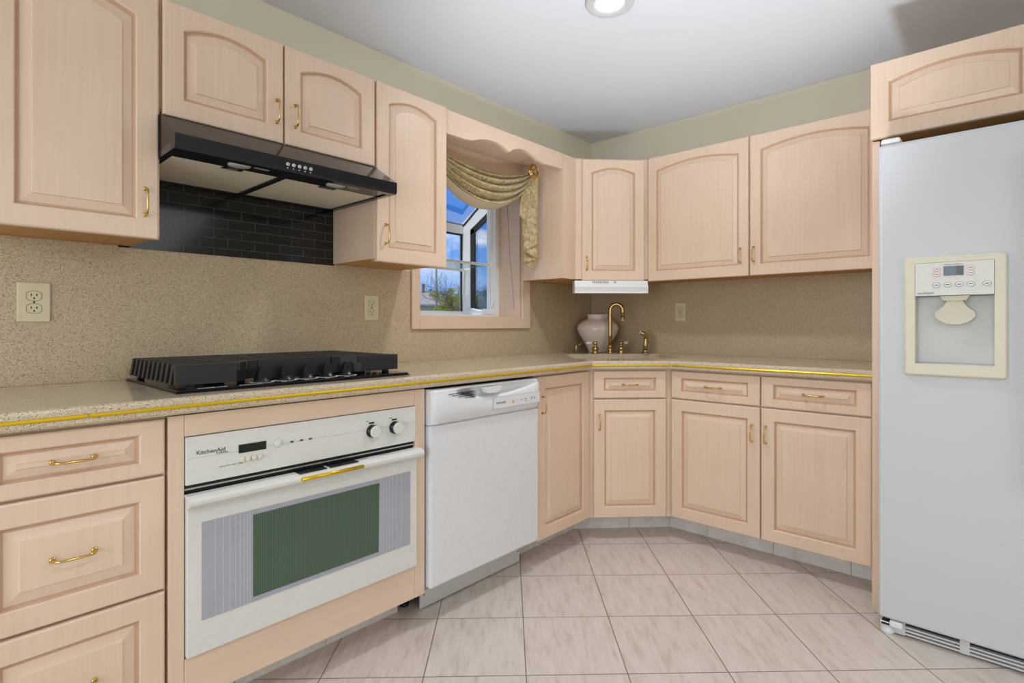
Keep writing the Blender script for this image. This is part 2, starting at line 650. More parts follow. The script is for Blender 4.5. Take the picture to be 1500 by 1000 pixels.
def pull(parent, x, z, vertical, L=0.076, y=-0.02):
    """a slim brass bar pull with two posts"""
    b = MB(BRASS)
    pr = 0.026
    h = L / 2

    def P(s, d):
        return (x, y - d, z + s) if vertical else (x + s, y - d, z)
    pts = [P(-h, 0.001), P(-h, pr * 0.55), P(-h + 0.004, pr * 0.85), P(-h + 0.012, pr)]
    pts += [P(s * h * 0.8, pr + 0.002 * (1 - s * s)) for s in (-0.6, -0.2, 0.2, 0.6)]
    pts += [P(h - 0.012, pr), P(h - 0.004, pr * 0.85), P(h, pr * 0.55), P(h, 0.001)]
    b.tube(pts, [0.0038, 0.0031, 0.0033, 0.0031, 0.0031, 0.0034, 0.0034, 0.0031, 0.0031, 0.0033, 0.0031, 0.0038], seg=8)
    for s in (-h, h):
        p = P(s, 0.0)
        b.lathe([(0.0065, 0.0), (0.0065, 0.002), (0.004, 0.004)], Matrix.Translation(p) @ Matrix.Rotation(PI / 2, 4, 'X'), seg=12)
    return b.build('pull', parent)


def door(parent, x0, x1, z0, z1, arch=False, handle=None, name='door', stile=0.055, **k):
    d = panel_front(x0, x1, z0, z1, stile=stile, rise=0.030 if arch else 0.0, rail_t=0.046 if arch else 0.055, **k).build(name, parent)
    if handle:
        pull(d, handle[0], handle[1], handle[2])
    return d


def drawer(parent, x0, x1, z0, z1):
    d = panel_front(x0, x1, z0, z1, stile=0.052, rail_b=0.033 if z1 - z0 < 0.2 else 0.052, rail_t=0.033 if z1 - z0 < 0.2 else 0.052,
                    bevel=0.030 if z1 - z0 < 0.2 else 0.036).build('drawer', parent)
    pull(d, (x0 + x1) / 2, (z0 + z1) / 2, False)
    return d


RZL, RZR, RZD = 0.0, -PI / 2, -PI / 4
FB, FU = 0.61, 0.325            # face-frame depth of base and wall cabinets
UB, UT = 1.3725, 2.1015         # wall cabinet bottom and top
BB, BT = 0.113, 0.884           # base cabinet bottom and top

# ================================================================ room shell
X0, Y0, H = -5.3, -4.5, 2.419
WX0, WX1, WZ0, WZ1 = -1.547, -0.767, 1.150, 1.995     # window opening
b = MB(FLOOR); b.box(X0, 0.15, Y0, 0.17, -0.05, 0.0)
struct(b.build('floor'))
b = MB(CEIL); b.box(X0, 0.15, Y0, 0.17, H, H + 0.1)
struct(b.build('ceiling'))
b = MB(WALL)
b.box(X0, WX0, 0.0, 0.17, 0.0, H); b.box(WX1, 0.15, 0.0, 0.17, 0.0, H)
b.box(WX0, WX1, 0.0, 0.17, 0.0, WZ0); b.box(WX0, WX1, 0.0, 0.17, WZ1, H)
struct(b.build('wall_left'))
b = MB(WALL); b.box(0.0, 0.15, Y0, 0.0, 0.0, H)
struct(b.build('wall_right'))
b = MB(WALL); b.box(X0, 0.15, Y0 - 0.1, Y0, 0.0, H)
struct(b.build('wall_rear'))
b = MB(WALL); b.box(X0 - 0.1, X0, Y0, 0.17, 0.0, H)
struct(b.build('wall_side'))

# speckled backsplash slabs on both walls
b = MB(SPLASH)
b.box(-3.215, -1.595, -0.004, -0.0002, 0.9305, 1.384)
b.box(-1.595, -0.694, -0.004, -0.0002, 0.9305, 1.0925)
b.box(-0.694, -0.0003, -0.004, -0.0002, 0.9305, 1.384)
struct(b.build('trim_1'), 'speckled beige backsplash slab on the window wall')
b = MB(SPLASH); b.box(-0.004, -0.0002, -1.838, -0.0045, 0.9305, 1.384)
struct(b.build('trim_2'), 'speckled beige backsplash slab on the wall beside the fridge')
b = MB(BRICK); b.box(-2.80, -2.014, -0.0085, -0.0002, 1.3785, 1.80)
struct(b.build('trim_3'), 'glossy black brick tile panel under the range hood')
# tiled toe-kicks
b = MB([KICKT, DARKGAP])
for k in range(7):
    x = -3.2 + k * 0.3
    if x < -2.05:
        b.box(x, min(x + 0.298, -2.0), -0.468, -0.459, 0.0, 0.112)
b.box(-1.353, -0.845, -0.468, -0.459, 0.0, 0.112)
struct(b.build('baseboard_left'))
b = MB([KICKT, DARKGAP])
for y0, y1 in ((-0.845, -1.055), (-1.057, -1.385), (-1.387, -1.715), (-1.717, -1.838)):
    b.box(-0.468, -0.459, y0, y1, 0.0, 0.112)
struct(b.build('baseboard_right'))
b = MB([KICKT, DARKGAP])
o = struct(boxobj('baseboard_corner', KICKT, None, 0, 0.199, -0.009, 0, 0.0, 0.108))
bmx = MB(KICKT)
bmx.box(-0.008, 0.302, -0.009, 0, 0, 0.112); bmx.box(0.304, 0.53, -0.009, 0, 0, 0.112)
o2 = bmx.build('tmp'); o.data = o2.data; bpy.data.objects.remove(o2)
o.location = (-0.8395, -0.4645, 0); o.rotation_euler = (0, 0, RZD)

# ================================================================ base cabinets, window wall
c = empty('base_cabinet', (-3.20, -FB, 0), 'pale pink wood drawer cabinet with three drawers left of the oven', 'cabinet', RZL)
b = MB([CAB, DARKGAP]); b.box(0, 0.376, 0, 0.60, BB, BT); b.box(0, 0.376, 0.152, 0.60, 0.0, BB - 0.0005)
b.build('carcass', c)
for z0, z1 in ((0.736, 0.876), (0.441, 0.7295), (0.118, 0.4345)):
    drawer(c, 0.006, 0.371, z0, z1)

OX0, OX1 = -2.822, -1.996
c = empty('oven_cabinet', (OX0, -FB, 0), 'pale pink wood cabinet framing the built-in white oven', 'cabinet', RZL)
w = OX1 - OX0
b = MB([CAB]); b.box(0, 0.018, 0.0, 0.60, BB, BT); b.box(w - 0.018, w, 0, 0.60, BB, BT); b.box(0.0185, w - 0.0185, 0.582, 0.60, BB, BT)
b.box(0.0185, w - 0.0185, 0.0, 0.58, BB, BB + 0.018); b.box(0.0, w, 0.152, 0.60, 0.0, BB - 0.0005)
b.build('carcass', c)
for a0, a1 in ((0.0, 0.037), (w - 0.044, w)):
    boxobj('stile', CAB, c, a0, a1, -0.019, -0.0005, 0.121, 0.880, bev=0.002)
boxobj('rail', CABH, c, 0.0375, w - 0.0445, -0.019, -0.0005, 0.8225, 0.880, bev=0.002)
boxobj('rail', CABH, c, 0.0375, w - 0.0445, -0.019, -0.0005, 0.121, 0.2385, bev=0.002)

c = empty('base_cabinet', (-1.353, -FB, 0), 'narrow pink wood cabinet with one tall door right of the dishwasher', 'cabinet', RZL)
b = MB([CAB, DARKGAP]); b.box(0, 0.426, 0, 0.60, BB, BT); b.box(0, 0.426, 0.152, 0.60, 0.0, BB - 0.0005)
b.build('carcass', c)
door(c, 0.006, 0.421, 0.118, 0.876, handle=(0.036, 0.745, True))

# corner cabinet, set across the corner at 45 degrees
c = empty('corner_cabinet', (-0.925, -FB, 0), 'pink wood corner base cabinet set diagonally under the sink', 'cabinet', RZD)
P = lambda x, y: ((Matrix.Rotation(-RZD, 4, 'Z') @ Vector((x + 0.925, y + FB, 0)))[:2])
b = MB([CAB, DARKGAP])
b.prism([P(-0.925, -0.61), P(-0.61, -0.925), P(-0.012, -0.925), P(-0.012, -0.012), P(-0.925, -0.012)], 2, BB, 0.735)
b.prism([P(-0.925, -0.61), P(-0.61, -0.925), P(-0.58, -0.925), P(-0.925, -0.58)], 2, 0.7355, BT)
b.prism([P(-0.83, -0.45), P(-0.45, -0.83), P(-0.012, -0.83), P(-0.012, -0.012), P(-0.83, -0.012)], 2, 0.0, BB - 0.0005)
b.build('carcass', c)
drawer(c, 0.031, 0.411, 0.736, 0.876)
door(c, 0.031, 0.411, 0.118, 0.7295, handle=(0.060, 0.612, True))

c = empty('base_cabinet', (-FB, -0.927, 0), 'wide pink wood base cabinet with two drawers over two doors beside the fridge', 'cabinet', RZR)
b = MB([CAB, DARKGAP]); b.box(0, 0.910, 0, 0.60, BB, BT); b.box(0, 0.910, 0.152, 0.60, 0.0, BB - 0.0005)
b.build('carcass', c)
drawer(c, 0.005, 0.449, 0.736, 0.876)
drawer(c, 0.455, 0.892, 0.736, 0.876)
door(c, 0.005, 0.449, 0.118, 0.7295, handle=(0.414, 0.607, True))
door(c, 0.455, 0.892, 0.118, 0.7295, handle=(0.476, 0.607, True))

# ================================================================ countertop with the corner sink
ct = empty('countertop', (0, 0, 0), 'speckled beige countertop running round the corner with a brass edge strip', 'countertop')
outer = [(-3.215, -0.002), (-3.215, -0.655), (-0.944, -0.655), (-0.655, -0.944), (-0.655, -1.838), (-0.002, -1.838), (-0.002, -0.002)]


def diag(d, s):                   # d metres out from the room corner, s metres to the right
    return (-d / R2 + s / R2, -d / R2 - s / R2)


def rrect(d0, d1, s0, s1, r, n=5):
    pts = []
    for cd, cs, a0 in ((d1 - r, s0 + r, 180), (d1 - r, s1 - r, 270), (d0 + r, s1 - r, 0), (d0 + r, s0 + r, 90)):
        for k in range(n + 1):
            a = math.radians(a0 + 90 * k / n)
            pts.append(diag(cd - r * math.sin(a), cs + r * math.cos(a)))
    return pts


hole = rrect(0.49, 0.955, -0.265, 0.335, 0.05)
b = MB(COUNTER)
bm = b.bm
# outline of the slab: a softly rounded front edge made of stacked rings
def inset_outline(i):
    q = i * math.tan(math.radians(22.5))
    return [(-3.215, -0.002), (-3.215, -0.655 + i), (-0.944 + 0.0 - q * 0, -0.655 + i) if i == 0 else (-0.944 + q, -0.655 + i), (-0.655 + i, -0.944 + q) if i else (-0.655, -0.944), (-0.655 + i, -1.838), (-0.002, -1.838), (-0.002, -0.002)]
levels = [(0.006, 0.886), (0.0, 0.892), (0.0, 0.921), (0.003, 0.9275), (0.010, 0.930)]
rings = [[bm.verts.new((x, y, z)) for x, y in inset_outline(i)] for i, z in levels]
for A, B in zip(rings, rings[1:]):
    for k in range(len(A)):
        b.quadface([A[k], A[(k + 1) % 7], B[(k + 1) % 7], B[k]], 0)
for ringv, z in ((rings[-1], 0.930), (rings[0], 0.886)):
    hv = [bm.verts.new((x, y, z)) for x, y in hole]
    es = []
    for L in (ringv, hv):
        for k in range(len(L)):
            e = bm.edges.get((L[k], L[(k + 1) % len(L)])) or bm.edges.new((L[k], L[(k + 1) % len(L)]))
            es.append(e)
    bmesh.ops.triangle_fill(bm, use_beauty=True, edges=es)
    if z == 0.930: top = hv
    else: bot = hv
for k in range(len(top)):
    b.quadface([top[k], top[(k + 1) % len(top)], bot[(k + 1) % len(bot)], bot[k]], 0)
b.build('worktop', ct)
# sink bowl
b = MB(COUNTER)
lv = [(0.0, 0.8855, 0.05), (0.008, 0.86, 0.05), (0.016, 0.775, 0.05), (0.045, 0.745, 0.04)]
rr = [[b.bm.verts.new((x, y, z)) for x, y in rrect(0.483 + i, 0.962 - i, -0.272 + i, 0.342 - i, r)] for i, z, r in lv]
n = len(rr[0])
for A, B in zip(rr, rr[1:]):
    for k in range(n):
        b.quadface([A[k], A[(k + 1) % n], B[(k + 1) % n], B[k]], 0, True)
b.quadface(rr[-1], 0)
b.build('sink_basin', ct)
cx, cy = diag(0.70, 0)
b = MB(SILVER); b.lathe([(0.045, 0), (0.043, 0.003), (0.03, 0.002), (0.012, 0.001)], Matrix.Translation((cx, cy, 0.7455)))
b.build('drain', ct)
# brass strips let into the edge
SZ0, SZ1 = 0.9015, 0.9115


def strip(p0, p1, nm='brass_strip'):
    d = Vector((p1[0] - p0[0], p1[1] - p0[1], 0)); L = d.length; d.normalize()
    nrm = Vector((d.y, -d.x, 0))
    bb = MB(GOLDSTRIP)
    prof = [(0.0004, SZ0), (0.003, SZ0 + 0.001), (0.0048, SZ0 + 0.004), (0.0048, SZ1 - 0.004), (0.003, SZ1 - 0.001), (0.0004, SZ1)]
    A = [bb.bm.verts.new(Vector((p0[0], p0[1], z)) + nrm * q) for q, z in prof]
    B = [bb.bm.verts.new(Vector((p1[0], p1[1], z)) + nrm * q) for q, z in prof]
    m = len(A)
    for k in range(m):
        bb.quadface([A[k], A[(k + 1) % m], B[(k + 1) % m], B[k]])
    bb.quadface(A[::-1]); bb.quadface(B)
    o = bb.build(nm, ct)
    o['label'] = 'gold brass strip along the counter edge'
    return o


strip((-3.215, -0.655), (-2.992, -0.655))
strip((-2.988, -0.655), (-0.950, -0.655))
strip((-0.9415, -0.6575), (-0.6575, -0.9415))
strip((-0.655, -0.950), (-0.655, -1.838))

# ================================================================ wall cabinets
def wall_cab(label, x, w_, z0, z1, rz=RZL, loc=None, name='wall_cabinet', depth=FU):
    c = empty(name, loc or (x, -depth, 0), label, 'cabinet', rz)
    b = MB([CAB, UNDER])
    # sides, top, back and a bare wooden bottom set a little up
    b.box(0, w_, 0, depth - 0.0005, z0 + 0.012, z1, 0, bottom=1)
    b.build('carcass', c)
    boxobj('light_rail', UNDER, c, 0.0, w_, 0.0, 0.018, z0 + 0.001, z0 + 0.0115)
    return c


c = wall_cab('tall pink wall cabinet left of the range hood, arched door', -3.148, 0.385, UB, UT)
door(c, 0.004, 0.379, UB, UT, arch=True, handle=(0.344, 1.479, True))
c = wall_cab('low pink wall cabinet with two small arched doors above the black range hood', -2.762, 0.744, 1.760, UT)
door(c, 0.003, 0.369, 1.752, UT, arch=True, handle=(0.344, 1.858, True))
door(c, 0.375, 0.739, 1.752, UT, arch=True, handle=(0.410, 1.859, True))
c = wall_cab('tall narrow pink wall cabinet between the range hood and the window', -2.017, 0.372, UB, UT)
door(c, 0.004, 0.369, UB, UT, arch=True, handle=(0.044, 1.487, True))

# diagonal corner wall cabinet with the flat filler toward the window
c = empty('corner_wall_cabinet', (-0.635, -FU, 0), 'pink corner wall cabinet with one narrow arched door above the vase', 'cabinet', RZD)
P = lambda x, y: ((Matrix.Rotation(-RZD, 4, 'Z') @ Vector((x + 0.635, y + FU, 0)))[:2])
b = MB([CAB, UNDER])
lo, hi = b.prism([P(-0.635, -0.325), P(-0.325, -0.635), P(-0.001, -0.635), P(-0.001, -0.001), P(-0.762, -0.001), P(-0.762, -0.325)], 2, UB + 0.0125, UT)
for f in b.bm.faces:
    if all(abs(v.co.z - UB - 0.0125) < 1e-5 for v in f.verts): f.material_index = 1
b.build('carcass', c)
door(c, 0.036, 0.409, UB + 0.004, UT - 0.008, arch=True, handle=(0.062, 1.478, True))

c = wall_cab('wide pink wall cabinet with two big arched doors right of the corner', 0, 1.198, UB, UT, RZR, (-FU, -0.638, 0))
door(c, 0.004, 0.588, UB, UT, arch=True, handle=(0.546, 1.480, True), stile=0.050)
door(c, 0.596, 1.180, UB, UT, arch=True, handle=(0.614, 1.482, True), stile=0.050)

# scalloped valance over the window
v = empty('valance', (-1.643, -FU, 0), 'scalloped pink wood valance board spanning the window top', 'valance')
xs = []
prof = [(-1.643, 1.993), (-1.52, 1.994), (-1.47, 2.000), (-1.42, 2.018), (-1.37, 2.029), (-1.32, 2.032), (-1.27, 2.026), (-1.235, 2.014), (-1.214, 2.004),
        (-1.185, 2.024), (-1.14, 2.040), (-1.09, 2.043), (-1.04, 2.034), (-0.98, 2.014), (-0.94, 2.007), (-0.88, 2.010), (-0.765, 2.014)]
# smooth it a little
pp = []
for i in range(len(prof) - 1):
    for k in range(3):
        f = k / 3
        pp.append((prof[i][0] + (prof[i + 1][0] - prof[i][0]) * f + 1.643, prof[i][1] + (prof[i + 1][1] - prof[i][1]) * f))
pp.append((prof[-1][0] + 1.643, prof[-1][1]))
b = MB(CABH)
b.prism(pp + [(0.878, UT), (0.0, UT)], 1, -0.0005, 0.0185)
b.build('board', v)
boxobj('top_panel', CABH, v, 0.0, 0.878, 0.019, FU - 0.024, UT - 0.0185, UT)

# over-fridge cabinet and its tall side panel
c = empty('fridge_cabinet', (-0.78, -1.842, 0), 'shallow pink wood cabinet bridging the top of the fridge', 'cabinet', RZR)
b = MB([CAB, UNDER]); b.box(0.0, 0.99, 0, 0.778, 1.835, 2.112, bottom=1)
b.build('carcass', c)
door(c, 0.0, 0.490, 1.828, 2.116, arch=True, stile=0.057)
door(c, 0.4955, 0.99, 1.828, 2.116, arch=True, stile=0.057)
c = empty('side_panel', (-0.765, -1.842, 0), 'tall narrow pink wood panel standing left of the fridge', 'panel', RZR)
boxobj('panel', CAB, c, 0.0, 0.026, 0.0, 0.763, 0.0, 1.8265, bev=0.0015)
# ================================================================ fridge
FX = -0.92                                     # front of the doors
f = empty('fridge', (FX, -1.885, 0), 'white side-by-side fridge with a cream ice and water dispenser', 'fridge', RZR)
FW = 0.905
b = MB(FRIDGEW); b.box(0.004, FW - 0.004, 0.075, 0.85, 0.055, 1.745, bev=0.004); b.build('body', f)
b = MB(DKSLOT); b.box(0.03, FW - 0.03, 0.12, 0.80, 0.0, 0.0545); b.build('base', f)
# freezer door, built round the dispenser opening
DX0, DX1, DZ0, DZ1 = 0.105, 0.327, 0.978, 1.330
b = MB(FRIDGEW)
dw, z0, z1 = 0.440, 0.058, 1.766
outl = []
for px, pz, a0 in ((0.012, z0 + 0.012, 180), (dw - 0.012, z0 + 0.012, 270), (dw - 0.012, z1 - 0.012, 0), (0.012, z1 - 0.012, 90)):
    for k in range(4):
        a = math.radians(a0 + 30 * k)
        outl.append((px, pz, math.cos(a), math.sin(a)))
rg = []
for r_, y_ in ((0.012, 0.066), (0.012, 0.014), (0.0105, 0.007), (0.006, 0.002), (0.0, 0.0)):
    rg.append([b.bm.verts.new((px + r_ * ca, y_, pz + r_ * sa)) for px, pz, ca, sa in outl])
for A, B in zip(rg, rg[1:]):
    for k in range(16):
        b.quadface([A[k], A[(k + 1) % 16], B[(k + 1) % 16], B[k]], 0, True)
b.quadface(rg[0][::-1])
hv = [b.bm.verts.new(p) for p in ((DX0, 0, DZ0), (DX1, 0, DZ0), (DX1, 0, DZ1), (DX0, 0, DZ1))]
F_ = rg[-1]
for q_ in range(4):                       # corner fans, then the four sides
    for k in range(3):
        b.quadface([F_[4 * q_ + k], F_[4 * q_ + k + 1], hv[q_]])
    b.quadface([F_[4 * q_ + 3], F_[(4 * q_ + 4) % 16], hv[(q_ + 1) % 4], hv[q_]])
hb = [b.bm.verts.new((v_.co.x, 0.062, v_.co.z)) for v_ in hv]
for k in range(4):
    b.quadface([hv[k], hv[(k + 1) % 4], hb[(k + 1) % 4], hb[k]])
b.quadface(hb)
fd = b.build('freezer_door', f)
b = MB(FRIDGEW); b.box(0.446, FW, 0.0, 0.066, 0.058, 1.766, bev=0.012, seg=3); rd = b.build('fridge_door', f)
for par, x in ((fd, 0.424), (rd, 0.464)):
    bb = MB(WPLAST); bb.box(x - 0.013, x + 0.013, -0.05, -0.028, 0.62, 1.66, bev=0.008)
    for z in (0.66, 1.62): bb.box(x - 0.011, x + 0.011, -0.03, -0.0005, z - 0.03, z + 0.03)
    h_ = bb.build('handle', par)
for x in (0.006, FW - 0.066):
    bb = MB(WPLAST); bb.box(x, x + 0.06, 0.012, 0.10, 1.7675, 1.790, bev=0.009, seg=3); bb.build('hinge_cover', f)
# dispenser
dp = MB(CREAM)
bw = 0.027
ox0, ox1, oz0, oz1 = 0.079, 0.351, 0.941, 1.350
rr_ = 0.010
oc, ic = [], []
for cx_, cz_, a0, ix, iz in ((ox0 + rr_, oz0 + rr_, 180, 0.1105, 0.9815), (ox1 - rr_, oz0 + rr_, 270, 0.3195, 0.9815), (ox1 - rr_, oz1 - rr_, 0, 0.3195, 1.3285), (ox0 + rr_, oz1 - rr_, 90, 0.1105, 1.3285)):
    for k in range(4):
        a = math.radians(a0 + 30 * k)
        oc.append((cx_, cz_, math.cos(a), math.sin(a)))
        ic.append((ix, iz))
lay = [[dp.bm.verts.new((x + r_ * ca, y_, z + r_ * sa)) for x, z, ca, sa in oc] for r_, y_ in ((rr_, -0.0005), (rr_, -0.008), (rr_ - 0.003, -0.0125), (rr_ - 0.007, -0.0145))]
inn = [[dp.bm.verts.new((x, y_, z)) for x, z in ic[::4]] for y_ in (-0.0145, -0.0005)]
for A, B in zip(lay, lay[1:]):
    for k in range(16): dp.quadface([A[k], A[(k + 1) % 16], B[(k + 1) % 16], B[k]], 0, True)
F_ = lay[-1]
for q_ in range(4):
    for k in range(3): dp.quadface([F_[4 * q_ + k], F_[4 * q_ + k + 1], inn[0][q_]])
    dp.quadface([F_[4 * q_ + 3], F_[(4 * q_ + 4) % 16], inn[0][(q_ + 1) % 4], inn[0][q_]])
    dp.quadface([inn[0][q_], inn[0][(q_ + 1) % 4], inn[1][(q_ + 1) % 4], inn[1][q_]])
dpo = dp.build('dispenser_frame', f)
dpo['label'] = 'cream frame round the dispenser'
b = MB(mat('recess_plastic', (216, 216, 212), 0.4))
b.box(0.1115, 0.3185, 0.052, 0.0605, 0.984, 1.214); b.box(0.1065, 0.111, -0.0005, 0.0605, 0.980, 1.328); b.box(0.319, 0.3255, -0.0005, 0.0605, 0.980, 1.328)
b.box(0.1115, 0.3185, 0.0, 0.0605, 0.9795, 0.9835)
b.build('dispenser_recess', f)['label'] = 'pale grey recess for the glass'
b = MB(mat('panel_plastic', (224, 223, 216), 0.35)); b.prism([(-0.0165, 1.2165), (0.06, 1.2165), (0.06, 1.3275), (-0.0165, 1.3275)], 0, 0.1115, 0.3185)
cpn = b.build('control_panel', f)
boxobj('screen', BLUESCR, cpn, 0.1895, 0.2235, -0.0185, -0.0168, 1.282, 1.3135)
boxobj('screen', BLACK, cpn, 0.2238, 0.242, -0.0185, -0.0168, 1.282, 1.3135)


def oval(parent, x, z, a, c_, ink, nm='button'):
    b = MB([WPLAST, ink])
    n = 20
    ro = [b.bm.verts.new((x + a * math.cos(2 * PI * k / n), -0.0168, z + c_ * math.sin(2 * PI * k / n))) for k in range(n)]
    r1 = [b.bm.verts.new((x + a * math.cos(2 * PI * k / n), -0.0185, z + c_ * math.sin(2 * PI * k / n))) for k in range(n)]
    r2 = [b.bm.verts.new((x + a * .9 * math.cos(2 * PI * k / n), -0.0187, z + c_ * .88 * math.sin(2 * PI * k / n))) for k in range(n)]
    for k in range(n):
        b.quadface([ro[k], ro[(k + 1) % n], r1[(k + 1) % n], r1[k]], 0)
        b.quadface([r1[k], r1[(k + 1) % n], r2[(k + 1) % n], r2[k]], 1)
    b.quadface(r2, 0)
    b.box(x - a * .5, x + a * .5, -0.0193, -0.0187, z - 0.0012, z + 0.0012, 1)
    return b.build(nm, parent)


for x, z in ((0.171, 1.3055), (0.171, 1.2875), (0.261, 1.3055), (0.261, 1.2875)):
    oval(cpn, x, z, 0.0098, 0.0078, INKR)
for x in (0.1705, 0.2005, 0.2305, 0.261, 0.301):
    oval(cpn, x, 1.2515, 0.0108, 0.0085, INK)
text('lettering', 'HOTPOINT', 0.0085, INK, cpn, (0.117, -0.0168, 1.2215), FRONT, sx=1.1)
text('lettering', 'ICE & WATER REFRESHMENT', 0.0038, INK, cpn, (0.1905, -0.0168, 1.318), FRONT)
b = MB(CREAM)
pr = [(-0.020, 1.214), (0.020, 1.214), (0.022, 1.196), (0.032, 1.178), (0.052, 1.160), (0.054, 1.146), (0.044, 1.132), (0.022, 1.120), (0, 1.117), (-0.022, 1.120), (-0.044, 1.132), (-0.054, 1.146), (-0.052, 1.160), (-0.032, 1.178), (-0.022, 1.196)]
b.prism([(x + 0.217, z) for x, z in pr], 1, 0.022, 0.030)
b.prism([(0.177, 1.2155), (0.257, 1.2155), (0.247, 1.199), (0.187, 1.199)], 1, 0.006, 0.040)
b.build('dispenser_paddle', f)['label'] = 'cream paddle lever in the recess'
# kick grille and front foot
b = MB([STEEL, DKSLOT])
gx0, gx1 = 0.078, FW - 0.03
b.box(gx0 - 0.05, gx1, 0.045, 0.05, 0.006, 0.054, 1)
for z in (0.007, 0.0195, 0.031): b.box(gx0, gx1, 0.03, 0.0445, z, z + 0.006, 0)
b.box(gx0 - 0.04, gx0, 0.026, 0.0445, 0.006, 0.0535, 0)
for x in (0.23, 0.47, 0.71): b.box(x, x + 0.026, 0.028, 0.0445, 0.006, 0.0535, 0)
b.build('kick_grille', f)
b = MB([WPLAST, PLBLK])
b.lathe([(0.020, 0.0), (0.021, 0.004), (0.021, 0.030)], Matrix.Translation((0.026, 0.03, 0.0)), 0)
b.box(0.006, 0.046, 0.006, 0.05, 0.031, 0.045, 1, bev=0.003)
b.box(0.034, 0.074, 0.002, 0.03, 0.032, 0.055, 0, bev=0.005)
b.build('foot', f)

# ================================================================ built-in oven
oy = -0.622
ov = empty('wall_oven', (-2.412, oy, 0.13), 'white built-in oven with a painted green reflection in its glass under the cooktop', 'oven')
ox0, ox1 = -0.371, 0.371
Z = lambda z: z - 0.13
b = MB(STEEL); b.box(-0.36, 0.36, 0.02, 0.56, Z(0.26), Z(0.81)); b.build('oven_body', ov)
b = MB([IVORY, GREYP]); b.box(ox0, ox1, -0.012, 0.0195, Z(0.694), Z(0.8205), 0, bev=0.002)
b.box(ox0 + 0.002, ox1 - 0.002, -0.0123, -0.0119, Z(0.7632), Z(0.7640), 1)
cpn = b.build('control_panel', ov)
b = MB([PLBLK, SILVER]); b.box(ox0, ox1, 0.004, 0.0195, Z(0.664), Z(0.6935), 0); b.box(ox0, ox1, -0.004, 0.004, Z(0.6805), Z(0.6845), 1)
b.build('vent_trim', ov)
boxobj('display', SCREEN, cpn, -0.240, -0.164, -0.0135, -0.0122, Z(0.757), Z(0.7805))
for x in (0.188, 0.279):
    kb = MB([PLBLK, IVORY])
    Mk = Matrix.Translation((x, -0.0122, Z(0.757))) @ Matrix.Rotation(PI / 2, 4, 'X')
    kb.lathe([(0.0215, 0), (0.0215, 0.004), (0.0195, 0.006), (0.0190, 0.020)], Mk, 0)
    kb.lathe([(0.0192, 0.0205), (0.0192, 0.026), (0.0175, 0.0285)], Mk, 1)
    kb.box(x - 0.011, x + 0.009, -0.0130, -0.0122, Z(0.782), Z(0.787), 0)
    kb.build('knob', cpn)
kb = MB(IVORY)
Mk = Matrix.Translation((-0.132, -0.0122, Z(0.768))) @ Matrix.Rotation(PI / 2, 4, 'X')
kb.lathe([(0.0105, 0), (0.010, 0.006), (0.0075, 0.008)], Mk); kb.build('knob', cpn)
for x in (-0.232, -0.2155, -0.199, -0.1825):
    kb = MB(CREAM)
    kb.lathe([(0.0078, 0), (0.0075, 0.005), (0.005, 0.007)], Matrix.Translation((x, -0.0122, Z(0.7385))) @ Matrix.Rotation(PI / 2, 4, 'X'), seg=16)
    kb.build('button', cpn)
for x in (-0.093, -0.063, -0.035): b = MB(INK); b.box(x, x + 0.010, -0.0132, -0.0122, Z(0.7628), Z(0.7678)); b.build('indicator', cpn)
text('lettering', 'KitchenAid', 0.0150, INK, cpn, (-0.347, -0.0122, Z(0.7715)), FRONT, sx=1.08, bold=0.0002)
text('lettering', 'SUPERBA', 0.0065, INK, cpn, (-0.298, -0.0122, Z(0.7655)), FRONT, sx=1.2)
text('lettering', 'CLOCK  STOP  START  CLEAN', 0.0045, INK, cpn, (-0.290, -0.0122, Z(0.7275)), FRONT)
text('lettering', 'TEMP', 0.0050, INK, cpn, (0.165, -0.0122, Z(0.790)), FRONT)
text('lettering', 'OVEN', 0.0050, INK, cpn, (0.256, -0.0122, Z(0.790)), FRONT)
# door
b = MB(IVORY); b.box(ox0, ox1, -0.020, 0.0195, Z(0.2425), Z(0.6635), bev=0.003)
dr = b.build('oven_door', ov)
# side bands with light lines whose gaps close towards the glass
b = MB([mat('oven_band', (172, 174, 184), 0.2), mat('oven_band_line', (192, 193, 201), 0.25)])
gz0, gz1 = Z(0.331), Z(0.592)
b.box(-0.336, 0.340, -0.0212, -0.0199, gz0, gz1, 0)
xx = 0.0
for side in (-1, 1):
    x = 0.206 + 0.006
    step = 0.0075
    while x < 0.325:
        cxp = side * x
        b.box(cxp - 0.0012, cxp + 0.0012, -0.0216, -0.0212, gz0, gz1, 1)
        x += step
        step *= 1.18
b.build('grey_band', dr)['label'] = 'grey band with pale vertical lines'
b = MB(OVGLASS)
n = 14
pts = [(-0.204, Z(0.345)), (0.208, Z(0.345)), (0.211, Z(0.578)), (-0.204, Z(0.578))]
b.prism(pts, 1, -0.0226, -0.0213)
b.build('oven_window', dr)['label'] = 'oven window with a painted green reflection and fine vertical lines'
# full-width handle bar
b = MB([IVORY, PLBLK])
b.prism([(-0.0205, Z(0.633)), (-0.040, Z(0.640)), (-0.050, Z(0.649)), (-0.051, Z(0.658)), (-0.046, Z(0.666)), (-0.030, Z(0.6705)), (-0.006, Z(0.6705)), (-0.006, Z(0.664)), (-0.0205, Z(0.664))], 0, ox0 - 0.002, ox1 + 0.010, 0)
for x0, x1 in ((-0.078, 0.012), (0.022, 0.122)): b.box(x0, x1, -0.040, -0.012, Z(0.6706), Z(0.6722), 1)
hd = b.build('handle', dr)
b = MB(GOLDSTRIP); b.tube([(-0.078, -0.0565, Z(0.657)), (0.128, -0.0565, Z(0.657))], 0.0058, seg=12); b.build('gold_bar', hd)['label'] = 'gold bar on the handle'

